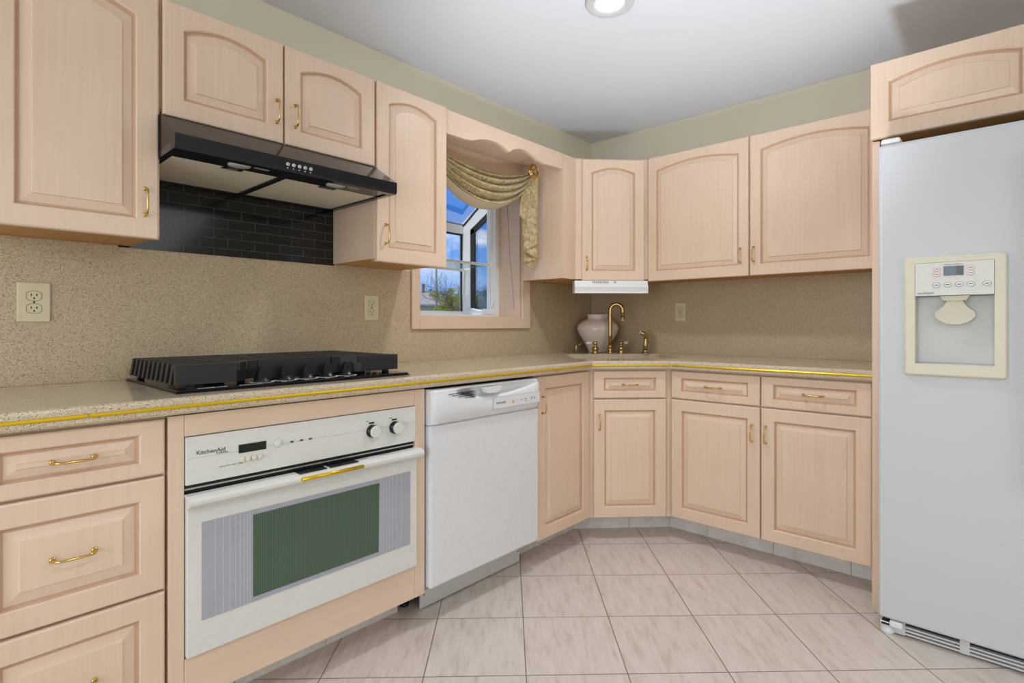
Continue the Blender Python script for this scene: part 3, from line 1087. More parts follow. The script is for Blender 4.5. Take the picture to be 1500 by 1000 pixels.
# ================================================================ dishwasher
dw_ = empty('dishwasher', (-1.674, -0.645, 0), 'white dishwasher between the oven and the narrow door cabinet', 'dishwasher')
hw = 0.312
b = MB(GREYP); b.box(-0.300, 0.300, 0.045, 0.60, 0.115, 0.870); b.build('tub', dw_)
b = MB(WHITE); b.box(-hw, hw, -0.004, 0.044, 0.135, 0.7405, bev=0.010, seg=3); dd = b.build('door', dw_)
# control panel: a curved hand hold cut into its top
b = MB(WHITE)
nx, cols = 28, []
for i in range(nx + 1):
    x = -hw + 2 * hw * i / nx
    xa = x / 0.30 if x > 0 else x / 0.20
    s = max(0.0, 1 - xa * xa)
    zl = 0.858 - 0.036 * s                 # lower lip of the hand hold
    dep = 0.024 * min(1, s * 1.8)
    ed = 0.008 if i in (0, nx) else 0.0
    cols.append([b.bm.verts.new((x, y, z)) for y, z in ((0.044, 0.7425), (-0.006 + ed, 0.7425), (-0.014 + ed, 0.752), (-0.017 + ed, 0.79), (-0.016 + ed, zl - 0.006), (-0.012 + ed, zl), (-0.012 + dep + ed, zl + 0.003), (-0.012 + dep * 0.8 + ed, 0.862), (-0.009 + ed, 0.870), (0.0 + ed, 0.8745), (0.044, 0.8745))])
for A, B in zip(cols, cols[1:]):
    for k in range(len(A)):
        b.quadface([A[k], A[(k + 1) % len(A)], B[(k + 1) % len(A)], B[k]], 0, k not in (0, 10))
b.quadface(cols[0]); b.quadface(cols[-1][::-1])
cp = b.build('control_panel', dw_)
b = MB(PLBLK)
for j, (x0, x1, z) in enumerate(((-0.234, -0.09, 0.8525), (-0.215, -0.09, 0.8455), (-0.185, -0.09, 0.8385), (-0.150, -0.09, 0.8315))):
    for a in range(4):
        u0 = x0 + (x1 - x0) * a / 4; u1 = x0 + (x1 - x0) * (a + 1) / 4 - 0.003
        b.box(u0, u1, -0.0178, 0.004, z - 0.0009, z + 0.0009)
b.build('vent', cp)
b = MB(WPLAST)
b.prism([(-0.055, 0.862), (-0.046, 0.845), (-0.03, 0.838), (0.02, 0.838), (0.04, 0.845), (0.052, 0.862)], 1, -0.0235, -0.004)
b.build('latch_handle', cp)
b = MB([WHITE, GREYP])
b.box(0.005, 0.300, -0.0185, -0.0172, 0.769, 0.816, 0)
for z in (0.7685, 0.8162): b.box(0.005, 0.300, -0.0186, -0.0172, z - 0.0006, z + 0.0006, 1)
for x in (0.0045, 0.3005): b.box(x - 0.0006, x + 0.0006, -0.0186, -0.0172, 0.7685, 0.8162, 1)
b.build('touch_strip', cp)
text('lettering', 'FRIGIDAIRE', 0.0125, INK, cp, (0.020, -0.0187, 0.787), FRONT, sx=0.92)
b = MB(INKY)
b.lathe([(0.0058, 0), (0.0058, 0.0006)], Matrix.Translation((0.124, -0.0186, 0.789)) @ Matrix.Rotation(PI / 2, 4, 'X'), 0, seg=12)
b.build('indicator', cp)['label'] = 'amber indicator dot'
for x, z in ((0.172, 0.790), (0.200, 0.792), (0.200, 0.784), (0.240, 0.794), (0.240, 0.788), (0.258, 0.794), (0.258, 0.788)):
    boxobj('button_mark', INK, cp, x, x + 0.010, -0.0191, -0.0186, z, z + 0.0022)
b = MB([STEEL, OLDBRASS]); b.box(-0.262, 0.317, 0.12, 0.127, 0.004, 0.128, 0)
for x in (-0.246, 0.303): b.lathe([(0.004, 0), (0.004, 0.002)], Matrix.Translation((x, 0.1199, 0.055)) @ Matrix.Rotation(PI / 2, 4, 'X'), 1, seg=10)
b.build('kick_plate', dw_)
for x in (-0.28, 0.28):
    b = MB(PLBLK); b.lathe([(0.018, 0.0), (0.018, 0.01), (0.008, 0.012), (0.008, 0.116)], Matrix.Translation((x, 0.2, 0))); b.build('foot', dw_)

# ================================================================ gas cooktop
ck = empty('cooktop', (-2.41, -0.32, 0.930), 'black gas cooktop with cast iron grates set on the counter', 'cooktop')
b = MB([BLACK, SILVER])
b.box(-0.381, 0.381, -0.262, 0.262, 0.0003, 0.004, 0)
b.box(-0.379, 0.379, -0.258, 0.258, 0.0035, 0.010, 0, bev=0.003)
b.build('glass_base', ck)
GT, GBm = 0.075, 0.020


def grate(x0, x1, yf, yb, side, apron):
    """parallel bars along x joined by cross rails; the outer ends turn down"""
    b = MB(MATBLK)
    nb = 11 if side else 9
    for k in range(nb):
        y = yf + (yb - yf) * k / (nb - 1)
        a0, a1 = x0, x1
        if side == -1 and y < -0.15: a1 = -0.215 + (y + 0.228) * 0.85
        if side == 1 and y < -0.15: a0 = 0.215 - (y + 0.200) * 1.0
        t0 = 0.008 if side == -1 else 0.0
        t1 = 0.008 if side == 1 else 0.0
        prof = [(a0, GBm if side == -1 else GT - 0.022), (a0 + 0.012, GBm if side == -1 else GT - 0.022), (a0 + 0.012 + t0, GT - 0.020), (a1 - 0.012 - t1, GT - 0.020), (a1 - 0.012, GBm if side == 1 else GT - 0.022), (a1, GBm if side == 1 else GT - 0.022), (a1 - t1, GT), (a0 + t0, GT)]
        b.prism(prof, 1, y - 0.0105, y + 0.0105)
    for x in (x0 + 0.055, x1 - 0.055):
        b.box(x - 0.006, x + 0.006, max(yf, -0.13), yb, GT - 0.02, GT - 0.004)
    # solid front apron
    b.prism(apron, 2, GBm if side else 0.014, GT + 0.0005)
    for x in (x0 + 0.025, x1 - 0.025):
        for y in ((yf + 0.03, yb - 0.02) if side and abs(x) > 0.2 else (-0.10, yb - 0.02)):
            b.box(x - 0.009, x + 0.009, y - 0.005, y + 0.013, 0.0101, GT - 0.006)
    return b.build('grate', ck)


grate(-0.371, -0.128, -0.215, 0.245, -1, [(-0.371, -0.228), (-0.215, -0.228), (-0.150, -0.157), (-0.126, -0.155), (-0.126, -0.135), (-0.160, -0.135), (-0.225, -0.205), (-0.371, -0.205)])
grate(-0.124, 0.122, -0.140, 0.245, 0, [(-0.124, -0.155), (0.122, -0.155), (0.122, -0.135), (-0.124, -0.135)])
grate(0.128, 0.371, -0.190, 0.245, 1, [(0.126, -0.155), (0.160, -0.157), (0.215, -0.200), (0.371, -0.200), (0.371, -0.180), (0.222, -0.180), (0.168, -0.135), (0.126, -0.135)])
for x, y, r in ((-0.25, 0.13, 0.045), (-0.25, -0.10, 0.036), (0.0, 0.06, 0.05), (0.25, 0.13, 0.036), (0.25, -0.09, 0.045)):
    b = MB(MATBLK)
    b.lathe([(r, 0.0101), (r, 0.02), (r * 0.92, 0.026), (r * 0.9, 0.034), (r * 0.5, 0.037)], Matrix.Translation((x, y, 0)))
    b.build('burner', ck)
KN = [(-0.128, -0.196), (-0.052, -0.190), (0.022, -0.186), (0.094, -0.186), (0.166, -0.186)]
for x, y in KN:
    b = MB([PLBLK, INKW])
    b.lathe([(0.026, 0.0101), (0.025, 0.014), (0.0185, 0.017), (0.0175, 0.024)], Matrix.Translation((x, y, 0)), 0, seg=22)
    b.prism([(x - 0.018, 0.0235), (x + 0.018, 0.0235), (x + 0.013, 0.048), (x + 0.005, 0.056), (x - 0.005, 0.056), (x - 0.013, 0.048)], 1, y - 0.009, y + 0.009, 0)
    b.build('knob', ck)
b = MB([INKW, INKW])
for x, y in KN:
    nseg = 22
    for k in range(nseg):
        a0 = math.radians(150 + 240 * k / nseg); a1 = math.radians(150 + 240 * (k + 0.8) / nseg)
        q = [(x + r * math.cos(a), y + r * math.sin(a)) for r, a in ((0.0285, a0), (0.036, a0), (0.036, a1), (0.0285, a1))]
        b.prism(q, 2, 0.0101, 0.0105, 0)
    if True:
        for dx0, dx1, dy0, dy1 in ((-0.035, -0.019, -0.0475, -0.0465), (-0.035, -0.019, -0.0535, -0.0525), (-0.035, -0.034, -0.0535, -0.0465), (-0.020, -0.019, -0.0535, -0.0465)):
            b.box(x + dx0, x + dx1, y + dy0, y + dy1, 0.0101, 0.0104, 1)
b.build('dial_markings', ck)
text('lettering', 'FRIGIDAIRE', 0.0135, INKW, ck, (-0.325, -0.249, 0.0101), Matrix.Identity(3), sx=1.15)
text('lettering', 'GALLERY', 0.0100, INKW, ck, (-0.215, -0.249, 0.0101), Matrix.Identity(3), sx=1.5)

# ================================================================ range hood
hx0, hx1 = -2.768, -2.020
hd = empty('range_hood', ((hx0 + hx1) / 2, 0, 1.617), 'glossy black range hood under the low wall cabinet', 'range hood')
hw = (hx1 - hx0) / 2
b = MB([HOODTOP, BLACK])
z = lambda q: q - 1.617
# upper slope with tapered ends and the vertical front lip
prof = [(-0.010, 1.749), (-0.345, 1.749), (-0.490, 1.660), (-0.490, 1.624), (-0.484, 1.617), (-0.455, 1.617), (-0.455, 1.640), (-0.010, 1.640)]
L = [b.bm.verts.new((-hw, y, z(q))) for y, q in prof]
R = [b.bm.verts.new((hw, y, z(q))) for y, q in prof]
n = len(prof)
for k in range(n):
    b.quadface([L[k], L[(k + 1) % n], R[(k + 1) % n], R[k]], 1 if k in (2, 3, 4) else 0)
b.quadface(L[::-1], 0); b.quadface(R, 0)
b.build('canopy', hd)
b = MB(BLACK)
b.box(-hw, -hw + 0.02, -0.4545, -0.011, 0.0, z(1.6395)); b.box(hw - 0.02, hw, -0.4545, -0.011, 0.0, z(1.6395))
b.box(-hw + 0.0205, hw - 0.0205, -0.4545, -0.378, 0.004, z(1.6395))
b.box(-hw + 0.0205, hw - 0.0205, -0.026, -0.011, 0.0, z(1.6395)); b.box(-0.033, -0.009, -0.3775, -0.0265, 0.002, z(1.6395))
b.build('underside', hd)
for x0, x1 in ((-hw + 0.021, -0.0335), (-0.0085, hw - 0.021)):
    fl = boxobj('filter', FILT, hd, x0, x1, -0.3775, -0.027, 0.006, 0.014)
    b = MB([PLBLK, SILVER]); xm = -0.176 if x0 < -0.1 else 0.153
    b.box(xm - 0.03, xm + 0.03, -0.376, -0.356, 0.0025, 0.0058, 0); b.box(xm - 0.016, xm + 0.016, -0.371, -0.361, 0.0005, 0.0025, 1)
    b.build('latch', fl)
for x in (-0.178, 0.153):
    b = MB(LENS); b.lathe([(0.034, 0.004), (0.032, 0.0005), (0.010, -0.001)], Matrix.Translation((x, -0.428, 0.0))); b.build('light_lens', hd)
    b = MB(GREYP); b.box(x + 0.042, x + 0.088, -0.452, -0.432, 0.0028, 0.0039); b.build('sticker', hd)
for k in range(5):
    b = MB(SILVER)
    x = -0.052 + 0.0195 * k
    b.lathe([(0.0068, 0), (0.0066, 0.004), (0.0045, 0.0055)], Matrix.Translation((x, -0.4902, z(1.6395))) @ Matrix.Rotation(PI / 2, 4, 'X'), seg=16)
    b.build('button', hd)
b = MB(INKW)
for k in range(5):
    x = -0.052 + 0.0195 * k
    b.box(x - 0.002, x + 0.002, -0.4906, -0.4901, z(1.6265), z(1.6292))
b.build('button_legend', hd)

# ================================================================ garden window
CRK = [(0.10, 1.90), (0.088, 1.72), (0.075, 1.53), (0.05, 1.33), (0.038, 1.21)]
wn = empty('window_1', (-1.157, 0.0, 1.15), 'garden window with white frame and pink wooden casing over the counter', 'window', kind='structure')
q = lambda x: x + 1.157
h = lambda z: z - 1.15
for nm, (x0, x1, z0, z1) in (('casing', (-1.594, WX0, 1.093, 2.0825)), ('casing', (WX1, -0.695, 1.093, 2.0825)), ('casing', (WX0 + 0.0005, WX1 - 0.0005, 1.093, WZ0)), ('casing', (WX0 + 0.0005, WX1 - 0.0005, WZ1, 2.0825))):
    boxobj(nm, CAB if z1 - z0 > 0.3 else CABH, wn, q(x0), q(x1), -0.020, -0.0045, h(z0), h(z1), bev=0.003)
b = MB([CAB, CABH])
t_ = 0.012
b.box(q(WX0), q(WX0) + t_, -0.004, 0.168, h(WZ0), h(WZ1)); b.box(q(WX1) - t_, q(WX1), -0.004, 0.168, h(WZ0), h(WZ1))
b.box(q(WX0) + t_, q(WX1) - t_, -0.004, 0.168, h(WZ0), h(WZ0) + t_, 1); b.box(q(WX0) + t_, q(WX1) - t_, -0.004, 0.168, h(WZ1) - t_, h(WZ1), 1)
b.build('jamb', wn)
b = MB(DARKGAP)
b.tube([(q(-0.7795), y_, h(z_)) for y_, z_ in CRK], 0.0011, seg=5)
b.build('crack', wn)['label'] = 'thin dark crack down the right jamb'
GX0, GX1 = q(WX0) + 0.002, q(WX1) - 0.002
YB = 0.515
ZB, ZK, ZF = 1.165, 1.765, 1.995     # sill, knee (top of the outer glass), roof top at the wall
b = MB([VINYL, GASKET])
fw = 0.034
# front frame at the wall
for x0, x1 in ((GX0, GX0 + 0.045), (GX1 - 0.045, GX1)): b.box(x0, x1, 0.169, 0.245, h(ZB), h(ZF))
b.box(GX0 + 0.0005, GX1 - 0.0005, 0.1695, 0.235, h(ZF) - 0.04, h(ZF) - 0.0005)
# sill board and its outer rail
b.box(GX0 + 0.0005, GX1 - 0.0005, 0.170, YB - 0.0005, h(ZB) - 0.03, h(ZB) + 0.012)
b.box(GX0 + 0.001, GX1 - 0.001, YB - 0.034, YB - 0.001, h(ZB), h(1.203))
# corner posts
for x0, x1 in ((GX0, GX0 + fw), (GX1 - fw, GX1)): b.box(x0, x1, YB - 0.100, YB, h(ZB), h(ZK))
b.box(GX0 + 0.0005, GX1 - 0.0005, YB - 0.037, YB - 0.0005, h(1.722), h(ZK) + 0.012)
# side bottom rails and rafters
for x0, x1 in ((GX0, GX0 + fw), (GX1 - fw, GX1)):
    b.box(x0, x1, 0.2455, YB - 0.1005, h(ZB), h(1.212))
    b.prism([(0.1715, h(ZF) - 0.115), (YB - 0.002, h(ZK) - 0.080), (YB - 0.002, h(ZK) + 0.013), (0.1715, h(ZF) - 0.001)], 0, x0 - 0.001, x1 + 0.001)
b.build('garden_frame', wn)
# black inner gaskets round the panes
b = MB(GASKET)
g = 0.007
for s, xg in ((1, GX0 + fw), (-1, GX1 - fw)):
    xa, xb = (xg - 0.020, xg - 0.006) if s == 1 else (xg + 0.006, xg + 0.020)
    b.box(xa, xb, YB - 0.101 - 0.034, YB - 0.101, h(1.212), h(ZK) - 0.022)
    b.prism([(0.245, h(ZF) - 0.192), (YB - 0.101, h(ZK) - 0.060), (YB - 0.101, h(ZK) - 0.018), (0.245, h(ZF) - 0.150)], 0, xa, xb)
for x0, x1 in ((GX0 + fw, GX0 + fw + g), (GX1 - fw - g, GX1 - fw)):
    b.box(x0, x1, YB - 0.026, YB - 0.012, h(1.203), h(1.722))
    b.prism([(0.19, h(ZF) - 0.028), (YB - 0.02, h(ZK) - 0.008), (YB - 0.02, h(ZK) + 0.004), (0.19, h(ZF) - 0.016)], 0, x0, x1)
b.box(GX0 + fw, GX1 - fw, YB - 0.026, YB - 0.012, h(1.712), h(1.722))
b.box(GX0 + fw, GX1 - fw, YB - 0.036, YB - 0.020, h(ZK) + 0.0125, h(ZK) + 0.022)
b.build('gasket', wn)
b = MB(GLASS); b.box(GX0 + fw, GX1 - fw, YB - 0.018, YB - 0.015, h(1.203), h(1.722)); b.build('pane', wn)
for x in (GX0 + 0.012, GX1 - 0.014):
    b = MB(GLASS)
    b.prism([(0.245, h(1.212)), (YB - 0.099, h(1.212)), (YB - 0.099, h(ZK) - 0.02), (0.245, h(ZF) - 0.15)], 0, x, x + 0.003)
    b.build('pane', wn)
b = MB(GLASS)
b.prism([(0.19, h(ZF) - 0.022), (YB - 0.02, h(ZK) - 0.002), (YB - 0.02, h(ZK) + 0.001), (0.19, h(ZF) - 0.019)], 0, GX0 + fw, GX1 - fw)
b.build('pane', wn)
# slotted shelf standards, glass shelf with a ribbed front edge, crank operator
b = MB([VINYL, GREYP])
for x0, x1 in ((GX0 + 0.0455, GX0 + 0.052), (GX1 - 0.052, GX1 - 0.0455)):
    b.box(x0, x1, 0.195, 0.213, h(1.21), h(1.90), 0)
    for k in range(46):
        z_ = h(1.22) + k * 0.0145
        b.box(x0 - 0.0004 if x0 > 0 else x1 - 0.0001, x0 + 0.0001 if x0 > 0 else x1 + 0.0004, 0.201, 0.206, z_, z_ + 0.005, 1)
b.build('shelf_standard', wn)
b = MB(SHELFGL); b.box(GX0 + 0.053, GX1 - 0.053, 0.209, YB - 0.04, h(1.488), h(1.494)); sh = b.build('shelf', wn)
b = MB([VINYL, GREYP]); b.box(GX0 + 0.0455, GX1 - 0.0455, 0.196, 0.2085, h(1.4835), h(1.4985))
for k in range(64):
    x = GX0 + 0.055 + k * 0.0103
    if x < GX1 - 0.056: b.box(x, x + 0.004, 0.1953, 0.196, h(1.488), h(1.4945), 1)
b.box(GX0 + 0.0455, GX1 - 0.0455, 0.455, 0.475, h(1.470), h(1.487), 0)
b.build('shelf_edge', sh)
b = MB(VINYL)
b.box(GX1 - 0.080, GX1 - 0.0455, 0.18, 0.25, h(1.178), h(1.215), bev=0.006)
b.tube([(GX1 - 0.062, 0.20, h(1.214)), (GX1 - 0.058, 0.19, h(1.24)), (GX1 - 0.052, 0.19, h(1.262))], 0.005, seg=8)
b.tube([(GX1 - 0.066, 0.25, h(1.20)), (GX1 - 0.055, 0.36, h(1.216)), (GX1 - 0.045, 0.43, h(1.222))], 0.006, seg=8)
b.build('crank', wn)

# ================================================================ curtain swag
cu = empty('curtain', (-1.17, -0.13, 1.76), 'gold damask swag curtain draped across the window with a tail on the right', 'curtain')


def cloth(name, fn, nu, nv, m, parent, thick=0.0015):
    b = MB(m)
    V = [[b.bm.verts.new(fn(i / nu, j / nv)) for j in range(nv + 1)] for i in range(nu + 1)]
    for i in range(nu):
        for j in range(nv):
            b.quadface([V[i][j], V[i + 1][j], V[i + 1][j + 1], V[i][j + 1]], 0, True)
    o = b.build(name, parent)
    s = o.modifiers.new('thickness', 'SOLIDIFY'); s.thickness = thick; s.offset = 0
    return o


def interp(pts, x):
    for (x0, a), (x1, c_) in zip(pts, pts[1:]):
        if x <= x1:
            f_ = (x - x0) / (x1 - x0)
            f_ = max(0, min(1, f_))
            # cosine-free Catmull would overshoot; plain linear on dense points
            return a + (c_ - a) * f_
    return pts[-1][1]


RX, RXL, RZ_ = -0.852, -1.61, 1.992


def swag(lo_, hi_, yo):
    def fn(u, v):
        x = RXL + (RX - RXL) * u
        s = 4 * u * (1 - u)                       # sag shape
        top_ = RZ_ + 0.014 - 0.082 * s ** 0.9
        bot_ = RZ_ - 0.014 - 0.232 * s ** 0.80
        w_ = lo_ + (hi_ - lo_) * v
        # pleats gathered into the rings run along the sag
        ph = 2 * PI * 4.2 * w_ + 0.9 * math.sin(2.2 * u)
        amp = 0.005 + 0.019 * s ** 0.6
        z_ = top_ + (bot_ - top_) * w_
        y_ = -0.150 - 0.02 * u + yo - 0.045 * s * math.sin(PI * min(1, w_ * 0.95)) - amp * (abs(math.cos(ph / 2)) * 2 - 1)
        return (x + 1.17, y_ + 0.13, z_ - 1.76)
    return fn


cloth('swag', swag(0.0, 0.93, 0.0), 64, 90, FABRIC, cu)
cloth('lining', swag(0.86, 1.05, 0.012), 64, 10, LINING, cu)['label'] = 'pale lining along the lower hem'
# the cascade: a strip folded to and fro, each fold hanging lower than the last
TF = [(-0.132, -0.240), (-0.020, -0.300), (-0.106, -0.352), (0.002, -0.396), (-0.102, -0.440), (0.012, -0.476), (-0.082, -0.508), (-0.010, -0.540), (0.074, -0.462)]


def tail(u, v):
    k = u * (len(TF) - 1)
    i = min(int(k), len(TF) - 2)
    f_ = k - i
    f_ = f_ * f_ * (3 - 2 * f_) * 0.6 + f_ * 0.4
    hx = TF[i][0] + (TF[i + 1][0] - TF[i][0]) * f_
    hz = TF[i][1] + (TF[i + 1][1] - TF[i][1]) * f_
    # gathered under the ring, opening out on the way down
    tx = -0.030 + 0.050 * u
    sp = 1 - (1 - v) ** 1.9
    x_ = RX + tx + (hx - tx) * sp + 0.012 * v
    yk = (0.5 - 0.5 * math.cos(PI * k)) * 0.018
    y_ = -0.178 - 0.040 * (0.5 - abs(u - 0.5)) - yk * (0.3 + 0.7 * sp) + 0.050 * u * sp - 0.020 * u
    z_ = RZ_ - 0.020 + hz * v
    return (x_ + 1.17, y_ + 0.13, z_ - 1.76)


cloth('tail', tail, 81, 36, FABRIC, cu)
b = MB(BRASS)
for r_, y_ in ((0.037, 0.0), (0.031, -0.008)):
    b.tube([(r_ * math.cos(2 * PI * k / 28), y_, r_ * math.sin(2 * PI * k / 28)) for k in range(28)], 0.0065 if y_ == 0 else 0.0045, seg=10, closed=True)
b.tube([(0.030, 0.004, 0.018), (0.034, 0.05, 0.02), (0.112, 0.09, 0.02)], 0.005, seg=8)
o = b.build('curtain_ring')
o.location = (-0.880, -0.205, 1.998)
o.rotation_euler = (0, 0, 0)
tag(o, 'brass ring holding the gathered swag beside the corner wall cabinet', 'curtain ring')

# ================================================================ things on the counter
ZC = 0.9302
vs = MB(VASE)
prof = [(0.060, 0.0), (0.064, 0.004), (0.074, 0.03), (0.096, 0.07), (0.122, 0.112), (0.138, 0.145), (0.140, 0.165), (0.132, 0.186), (0.110, 0.205), (0.084, 0.217), (0.069, 0.224), (0.067, 0.236), (0.073, 0.249), (0.076, 0.253),
        (0.070, 0.254), (0.060, 0.236), (0.062, 0.222), (0.10, 0.20), (0.125, 0.165), (0.11, 0.11), (0.06, 0.02)]
vs.lathe(prof, seg=48)
o = vs.build('vase'); o.location = (-0.157, -0.160, ZC)
tag(o, 'round pale pink ceramic vase standing in the counter corner behind the faucet', 'vase')

FA = math.radians(-45)


def at(px, py): return (px, py, ZC)


fo = empty('faucet', at(-0.236, -0.310), 'tall brass gooseneck faucet at the sink corner', 'faucet', FA)
b = MB(OLDBRASS)
b.lathe([(0.026, 0), (0.027, 0.004), (0.020, 0.010), (0.0155, 0.016), (0.0165, 0.034), (0.019, 0.040), (0.019, 0.046), (0.0145, 0.052), (0.013, 0.058)], seg=24)
b.build('base', fo)
b = MB(OLDBRASS)
pts = [(0, 0, 0.055), (0, 0, 0.12), (0, 0, 0.20), (0, 0, 0.255), (0, 0, 0.275)]
Rn = 0.038
for k in range(1, 13):
    a = PI - PI * 1.03 * k / 12
    pts.append((Rn + Rn * math.cos(a), -0.35 * (Rn + Rn * math.cos(a)), 0.275 + Rn * 1.15 * math.sin(a)))
pts.append((pts[-1][0] + 0.001, pts[-1][1], 0.232))
b.tube(pts, 0.0128, seg=14)
ex, ey, _ = pts[-1]
b.lathe([(0.0105, 0.236), (0.0128, 0.232), (0.0128, 0.222), (0.0108, 0.219)], Matrix.Translation((ex, ey, 0)), seg=16)
b.build('spout', fo)
b = MB(PORC); b.lathe([(0.0095, 0.209), (0.0098, 0.2188)], Matrix.Translation((ex, ey, 0)), seg=14); b.build('nozzle', fo)['label'] = 'white spout tip'


def valve(loc, label, ang, grp):
    o = empty('tap_valve', loc, label, 'tap', ang)
    b = MB(OLDBRASS)
    b.lathe([(0.024, 0), (0.025, 0.004), (0.018, 0.010), (0.0185, 0.016), (0.0225, 0.026), (0.0215, 0.036), (0.013, 0.044), (0.0095, 0.050), (0.012, 0.056), (0.0145, 0.064), (0.0125, 0.073), (0.006, 0.078)], seg=24)
    b.build('body', o)
    b = MB(OLDBRASS); b.tube([(0.008, 0, 0.065), (0.020, 0, 0.066)], 0.006, seg=10); b.build('stem', o)
    b = MB(PORC); b.tube([(0.0205, 0, 0.066), (0.026, 0, 0.066), (0.042, 0, 0.067), (0.056, 0, 0.067), (0.061, 0, 0.067)], [0.006, 0.009, 0.0115, 0.0105, 0.004], seg=14)
    b.build('lever', o)['label'] = 'white porcelain lever'
    return o


valve(at(-0.336, -0.262), 'brass tap with white porcelain lever left of the faucet', FA + PI - 0.15, None)
valve(at(-0.186, -0.362), 'brass tap with white porcelain lever right of the faucet', FA + 0.5, None)
o = empty('filter_tap', at(-0.318, -0.098), 'small brass filter tap at the far left of the sink', 'tap', FA)
b = MB(OLDBRASS); b.lathe([(0.018, 0), (0.018, 0.003), (0.011, 0.007), (0.0105, 0.030), (0.0075, 0.038), (0.0085, 0.047), (0.006, 0.052)], seg=20); b.build('body', o)
b = MB(OLDBRASS); b.tube([(0.006, 0, 0.042), (0.024, 0, 0.054), (0.038, 0, 0.064)], [0.0035, 0.0035, 0.006], seg=10); b.build('lever', o)
o = empty('sprayer', at(-0.156, -0.520), 'brass pull-out sprayer standing right of the faucet', 'sprayer', FA)
b = MB(OLDBRASS); b.lathe([(0.027, 0), (0.027, 0.004), (0.019, 0.010), (0.015, 0.018), (0.0165, 0.024)], seg=22); b.build('base', o)
b = MB([OLDBRASS, PORC])
b.tube([(0, 0, 0.022), (0.001, 0, 0.05), (0.003, 0, 0.085), (0.004, 0, 0.105)], [0.013, 0.0155, 0.0145, 0.0115], seg=14)
b.tube([(0.016, 0, 0.092), (0.008, -0.002, 0.112), (-0.010, -0.004, 0.126), (-0.030, -0.006, 0.135)], [0.007, 0.012, 0.0135, 0.0135], seg=14)
b.tube([(0.010, 0, 0.108), (0.021, 0, 0.085), (0.022, 0, 0.064)], 0.0035, seg=8)
b.build('wand', o)
b = MB(PORC); b.tube([(-0.0305, -0.006, 0.1352), (-0.036, -0.0064, 0.138)], 0.011, seg=12); b.build('spray_face', o)['label'] = 'white spray face'


# ================================================================ outlets
def outlet(loc, rz, label, w_, h_):
    o = empty('outlet', loc, label, 'outlet', rz)
    b = MB(ALMOND); b.box(-w_ / 2, w_ / 2, -0.006, -0.0003, -h_ / 2, h_ / 2, bev=0.003); b.build('plate', o)
    for z0 in (0.0195, -0.0195):
        b = MB([ALMOND, DKSLOT])
        pts = []
        for k in range(28):
            a = 2 * PI * k / 28
            pts.append((0.017 * max(-1, min(1, 1.15 * math.cos(a))), z0 + 0.0145 * max(-1, min(1, 1.05 * math.sin(a)))))
        b.prism(pts, 1, -0.0076, -0.0058, 0)
        b.prism([(x * 1.07, z0 + (z_ - z0) * 1.07) for x, z_ in pts], 1, -0.0063, -0.0058, 1)
        for x in (-0.0065, 0.0065): b.box(x - 0.0012, x + 0.0012, -0.0079, -0.0075, z0 - 0.001, z0 + 0.007, 1)
        b.box(-0.0024, 0.0024, -0.0079, -0.0075, z0 - 0.0095, z0 - 0.005, 1)
        b.build('socket', o)
    b = MB(DKSLOT); b.lathe([(0.003, 0), (0.002, 0.001)], Matrix.Translation((0, -0.006, 0)) @ Matrix.Rotation(PI / 2, 4, 'X'), seg=10); b.build('screw', o)


outlet((-3.013, -0.0042, 1.186), 0, 'large almond outlet plate on the backsplash left of the cooktop', 0.078, 0.121)
outlet((-1.822, -0.0042, 1.195), 0, 'almond outlet plate on the backsplash left of the window', 0.076, 0.117)
outlet((-0.0042, -0.686, 1.195), RZR, 'almond outlet plate on the backsplash right of the faucet', 0.072, 0.115)

# ================================================================ lamps
o = empty('ceiling_light', (-1.386, -1.041, H), 'round white recessed lamp in the ceiling', 'ceiling light')
b = MB(mat('lamp_ring', (206, 206, 206), 0.5)); b.lathe([(0.097, -0.0005), (0.098, -0.007), (0.093, -0.014), (0.086, -0.016), (0.064, -0.012), (0.056, -0.004), (0.055, -0.0005)], cap0=False, cap1=False, seg=40); b.build('trim_ring', o)
b = MB(LAMP); b.lathe([(0.0545, -0.001), (0.0535, -0.006), (0.045, -0.010), (0.025, -0.013), (0.006, -0.014)], seg=32); b.build('bulb', o)
l = bpy.data.lights.new('bulb_light', 'SPOT'); l.energy = 40; l.shadow_soft_size = 0.06; l.spot_size = math.radians(150); l.spot_blend = 1.0; l.color = (0.97, 0.98, 1.0)
lo_ = bpy.data.objects.new('bulb_light', l); COL.objects.link(lo_); lo_.parent = o; lo_.location = (0, 0, -0.05)
c2 = copy_tree(o); c2.location = (-2.85, -2.45, H); c2['label'] = 'added unseen round recessed lamp lighting the camera side of the room'  # second lamp added out of view to light the near floor

o = empty('under_cabinet_light', (-0.490, -0.470, 1.302), 'slim white lamp fixed under the corner wall cabinet', 'lamp', RZD)
b = MB(WPLAST); b.prism([(-0.030, 0.008), (-0.036, 0.0), (0.06, 0.0), (0.06, 0.0735), (-0.020, 0.0735), (-0.028, 0.046), (-0.036, 0.036)], 0, -0.215, 0.222)
b.build('housing', o)
b = MB(GREYP)
for k in range(9): b.box(-0.11 + k * 0.011, -0.103 + k * 0.011, -0.0275, -0.020, 0.058, 0.070)
b.build('vent', o)
b = MB(GREYP); b.box(0.02, 0.032, -0.026, -0.0195, 0.060, 0.069); b.build('switch', o)

